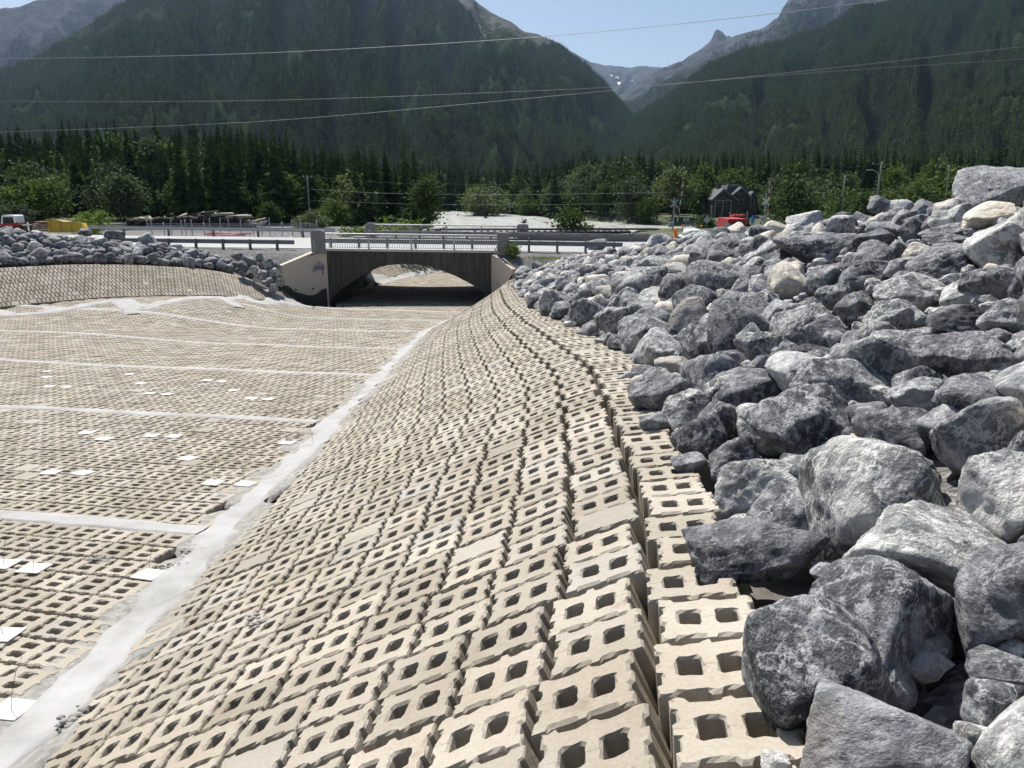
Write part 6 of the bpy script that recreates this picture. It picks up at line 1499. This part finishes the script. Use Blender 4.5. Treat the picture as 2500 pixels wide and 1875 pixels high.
def wire(pts, label, r=0.02, mat=M_CABLE):
    P = [at(x, y, Y) for x, y, Y in pts]; Q = []
    for i in range(len(P) - 1):      # Catmull-Rom through the sighted points
        p0, p1, p2, p3 = P[max(i - 1, 0)], P[i], P[i + 1], P[min(i + 2, len(P) - 1)]
        for k in range(10):
            t = k / 10; Q.append(0.5 * ((2 * p1) + (p2 - p0) * t + (2 * p0 - 5 * p1 + 4 * p2 - p3) * t * t + (3 * p1 - p0 - 3 * p2 + p3) * t ** 3))
    Q.append(P[-1]); m = MB(); m.tube(Q, r, 5); m.obj('overhead_wire', mat, None, True, label=label, cat='wire', group='overhead wires')
wire([(-80, 144, 70), (300, 139, 66), (700, 127, 62), (1250, 95, 56), (1700, 54, 51), (2180, -2, 46), (2600, -60, 42)], 'topmost overhead wire crossing the mountain and sky', 0.016)
wire([(-80, 247, 84), (600, 246, 80), (1250, 224, 75), (1640, 204, 72), (2060, 172, 69), (2600, 138, 66)], 'middle overhead wire, the flatter of the two lower ones', 0.012)
wire([(-80, 325, 84), (300, 312, 81), (700, 292, 77), (1250, 244, 72), (1640, 206, 69), (2060, 163, 65), (2600, 102, 61)], 'lowest overhead wire at the left, rising to cross the middle one', 0.014)
wire([(757, 432, 112), (950, 446, 118), (1250, 451, 128), (1615, 455, 140)], 'thin wire from the utility pole before the dark forest', 0.010); wire([(757, 462, 112), (950, 472, 110), (1250, 475, 106), (1640, 470, 100)], 'pale wire from the utility pole across the river view', 0.012); wire([(757, 490, 112), (1000, 498, 110), (1250, 500, 106), (1560, 497, 100)], 'lowest thin wire across the river view', 0.009)

# ------------------------------------------------------------------ snags in the river, verge plants, rubble behind the far railing
for px, py, lab in ((1185, 533, 'dark driftwood snag standing in the river'), (1280, 545, 'dark driftwood snag in the river above the emblem pillar')):
    b = at(px, py, 200); b = Vector((b.x, b.y, -11.2 + CZ)); d = ray(px, py); t = (-11.0) / d.z; b = Vector((d.x * t, d.y * t, -11.1 + CZ)); m = MB()
    for k in range(16): a = rnd.uniform(0, 6.28); l = rnd.uniform(0.6, 1.7); m.tube([b + Vector((rnd.uniform(-0.5, 0.5), 0, 0)), b + Vector((math.cos(a) * l, math.sin(a) * l * 0.5, rnd.uniform(0.5, 1.6)))], [0.12, 0.03], 5)
    m.obj('driftwood_snag', M_BARK, None, label=lab, cat='driftwood')
AV, AF, b = [], [], 0
for k in range(700):
    y = rnd.uniform(74, 98); x = float(ltoe2(np.array([y]))[0]) - 6.5 - 12 * rnd.random(); r = rnd.uniform(0.12, 0.35); gv, gf = RG[2][k % 8]; z = float(out_h(np.array([x]), np.array([y]))[0]) + rnd.uniform(-0.1, 0.15)
    AV.append(gv * np.array([r * 1.2, r, r * 0.8]) + np.array([x, y, z + CZ])); AF.append(gf + b); b += len(gv)
obj('rubble', mesh('rubble', np.concatenate(AV), np.concatenate(AF), M_ROCKL), kind='stuff', label='pale rubble stones seen through the far railing', cat='rubble')
# tufts of grass on the shoulders
def grass(name, spots, label):
    AV, AF, b = [], [], 0
    for (x, y, z, n, sp, h) in spots:
        for k in range(n):
            bx, by = x + rnd.gauss(0, sp), y + rnd.gauss(0, sp); a = rnd.uniform(0, 6.28); hh = h * rnd.uniform(0.5, 1.2); w_ = 0.012
            AV.append(np.array([(bx - w_ * math.cos(a), by - w_ * math.sin(a), z), (bx + w_ * math.cos(a), by + w_ * math.sin(a), z), (bx + math.sin(a) * hh * 0.4, by + math.cos(a) * hh * 0.4, z + hh)])); AF.append(np.array([[b, b + 1, b + 2]])); b += 3
    obj(name, mesh(name, np.concatenate(AV), np.concatenate(AF), M_BUSH), kind='stuff', label=label, cat='grass')
sp = []
for px, py in ((1300, 618), (1315, 622), (1335, 618), (1350, 625), (1365, 630), (1310, 628), (1395, 608), (1420, 606), (1330, 632)): p = at(px, py, 55.4); sp.append((p.x, p.y, -4.95 + CZ, 60, 0.25, 0.22))
for px in range(390, 480, 10): p = at(px, 604, 56.3); sp.append((p.x, p.y, float(roadz(p.x)) - 0.2 + CZ, 40, 0.3, 0.35))
grass('grass', sp, 'sparse green weeds on the gravel shoulders')

# ------------------------------------------------------------------ mountain air
hz_m, ht, hpn = new_mat('haze_air'); ht.nodes.remove(hpn)
pv = N(ht, 'ShaderNodeVolumePrincipled'); pv.inputs['Color'].default_value = (0.50, 0.72, 1.0, 1); pv.inputs['Density'].default_value = 0.000032; pv.inputs['Anisotropy'].default_value = 0.3
L(ht, pv.outputs[0], ht.nodes['Material Output'].inputs['Volume'])
m = MB(); m.box((0, 4500, 650), (11000, 10400, 1380)); o = m.obj('haze', hz_m, None, kind='stuff', label='thin blue mountain haze filling the valley', cat='haze')
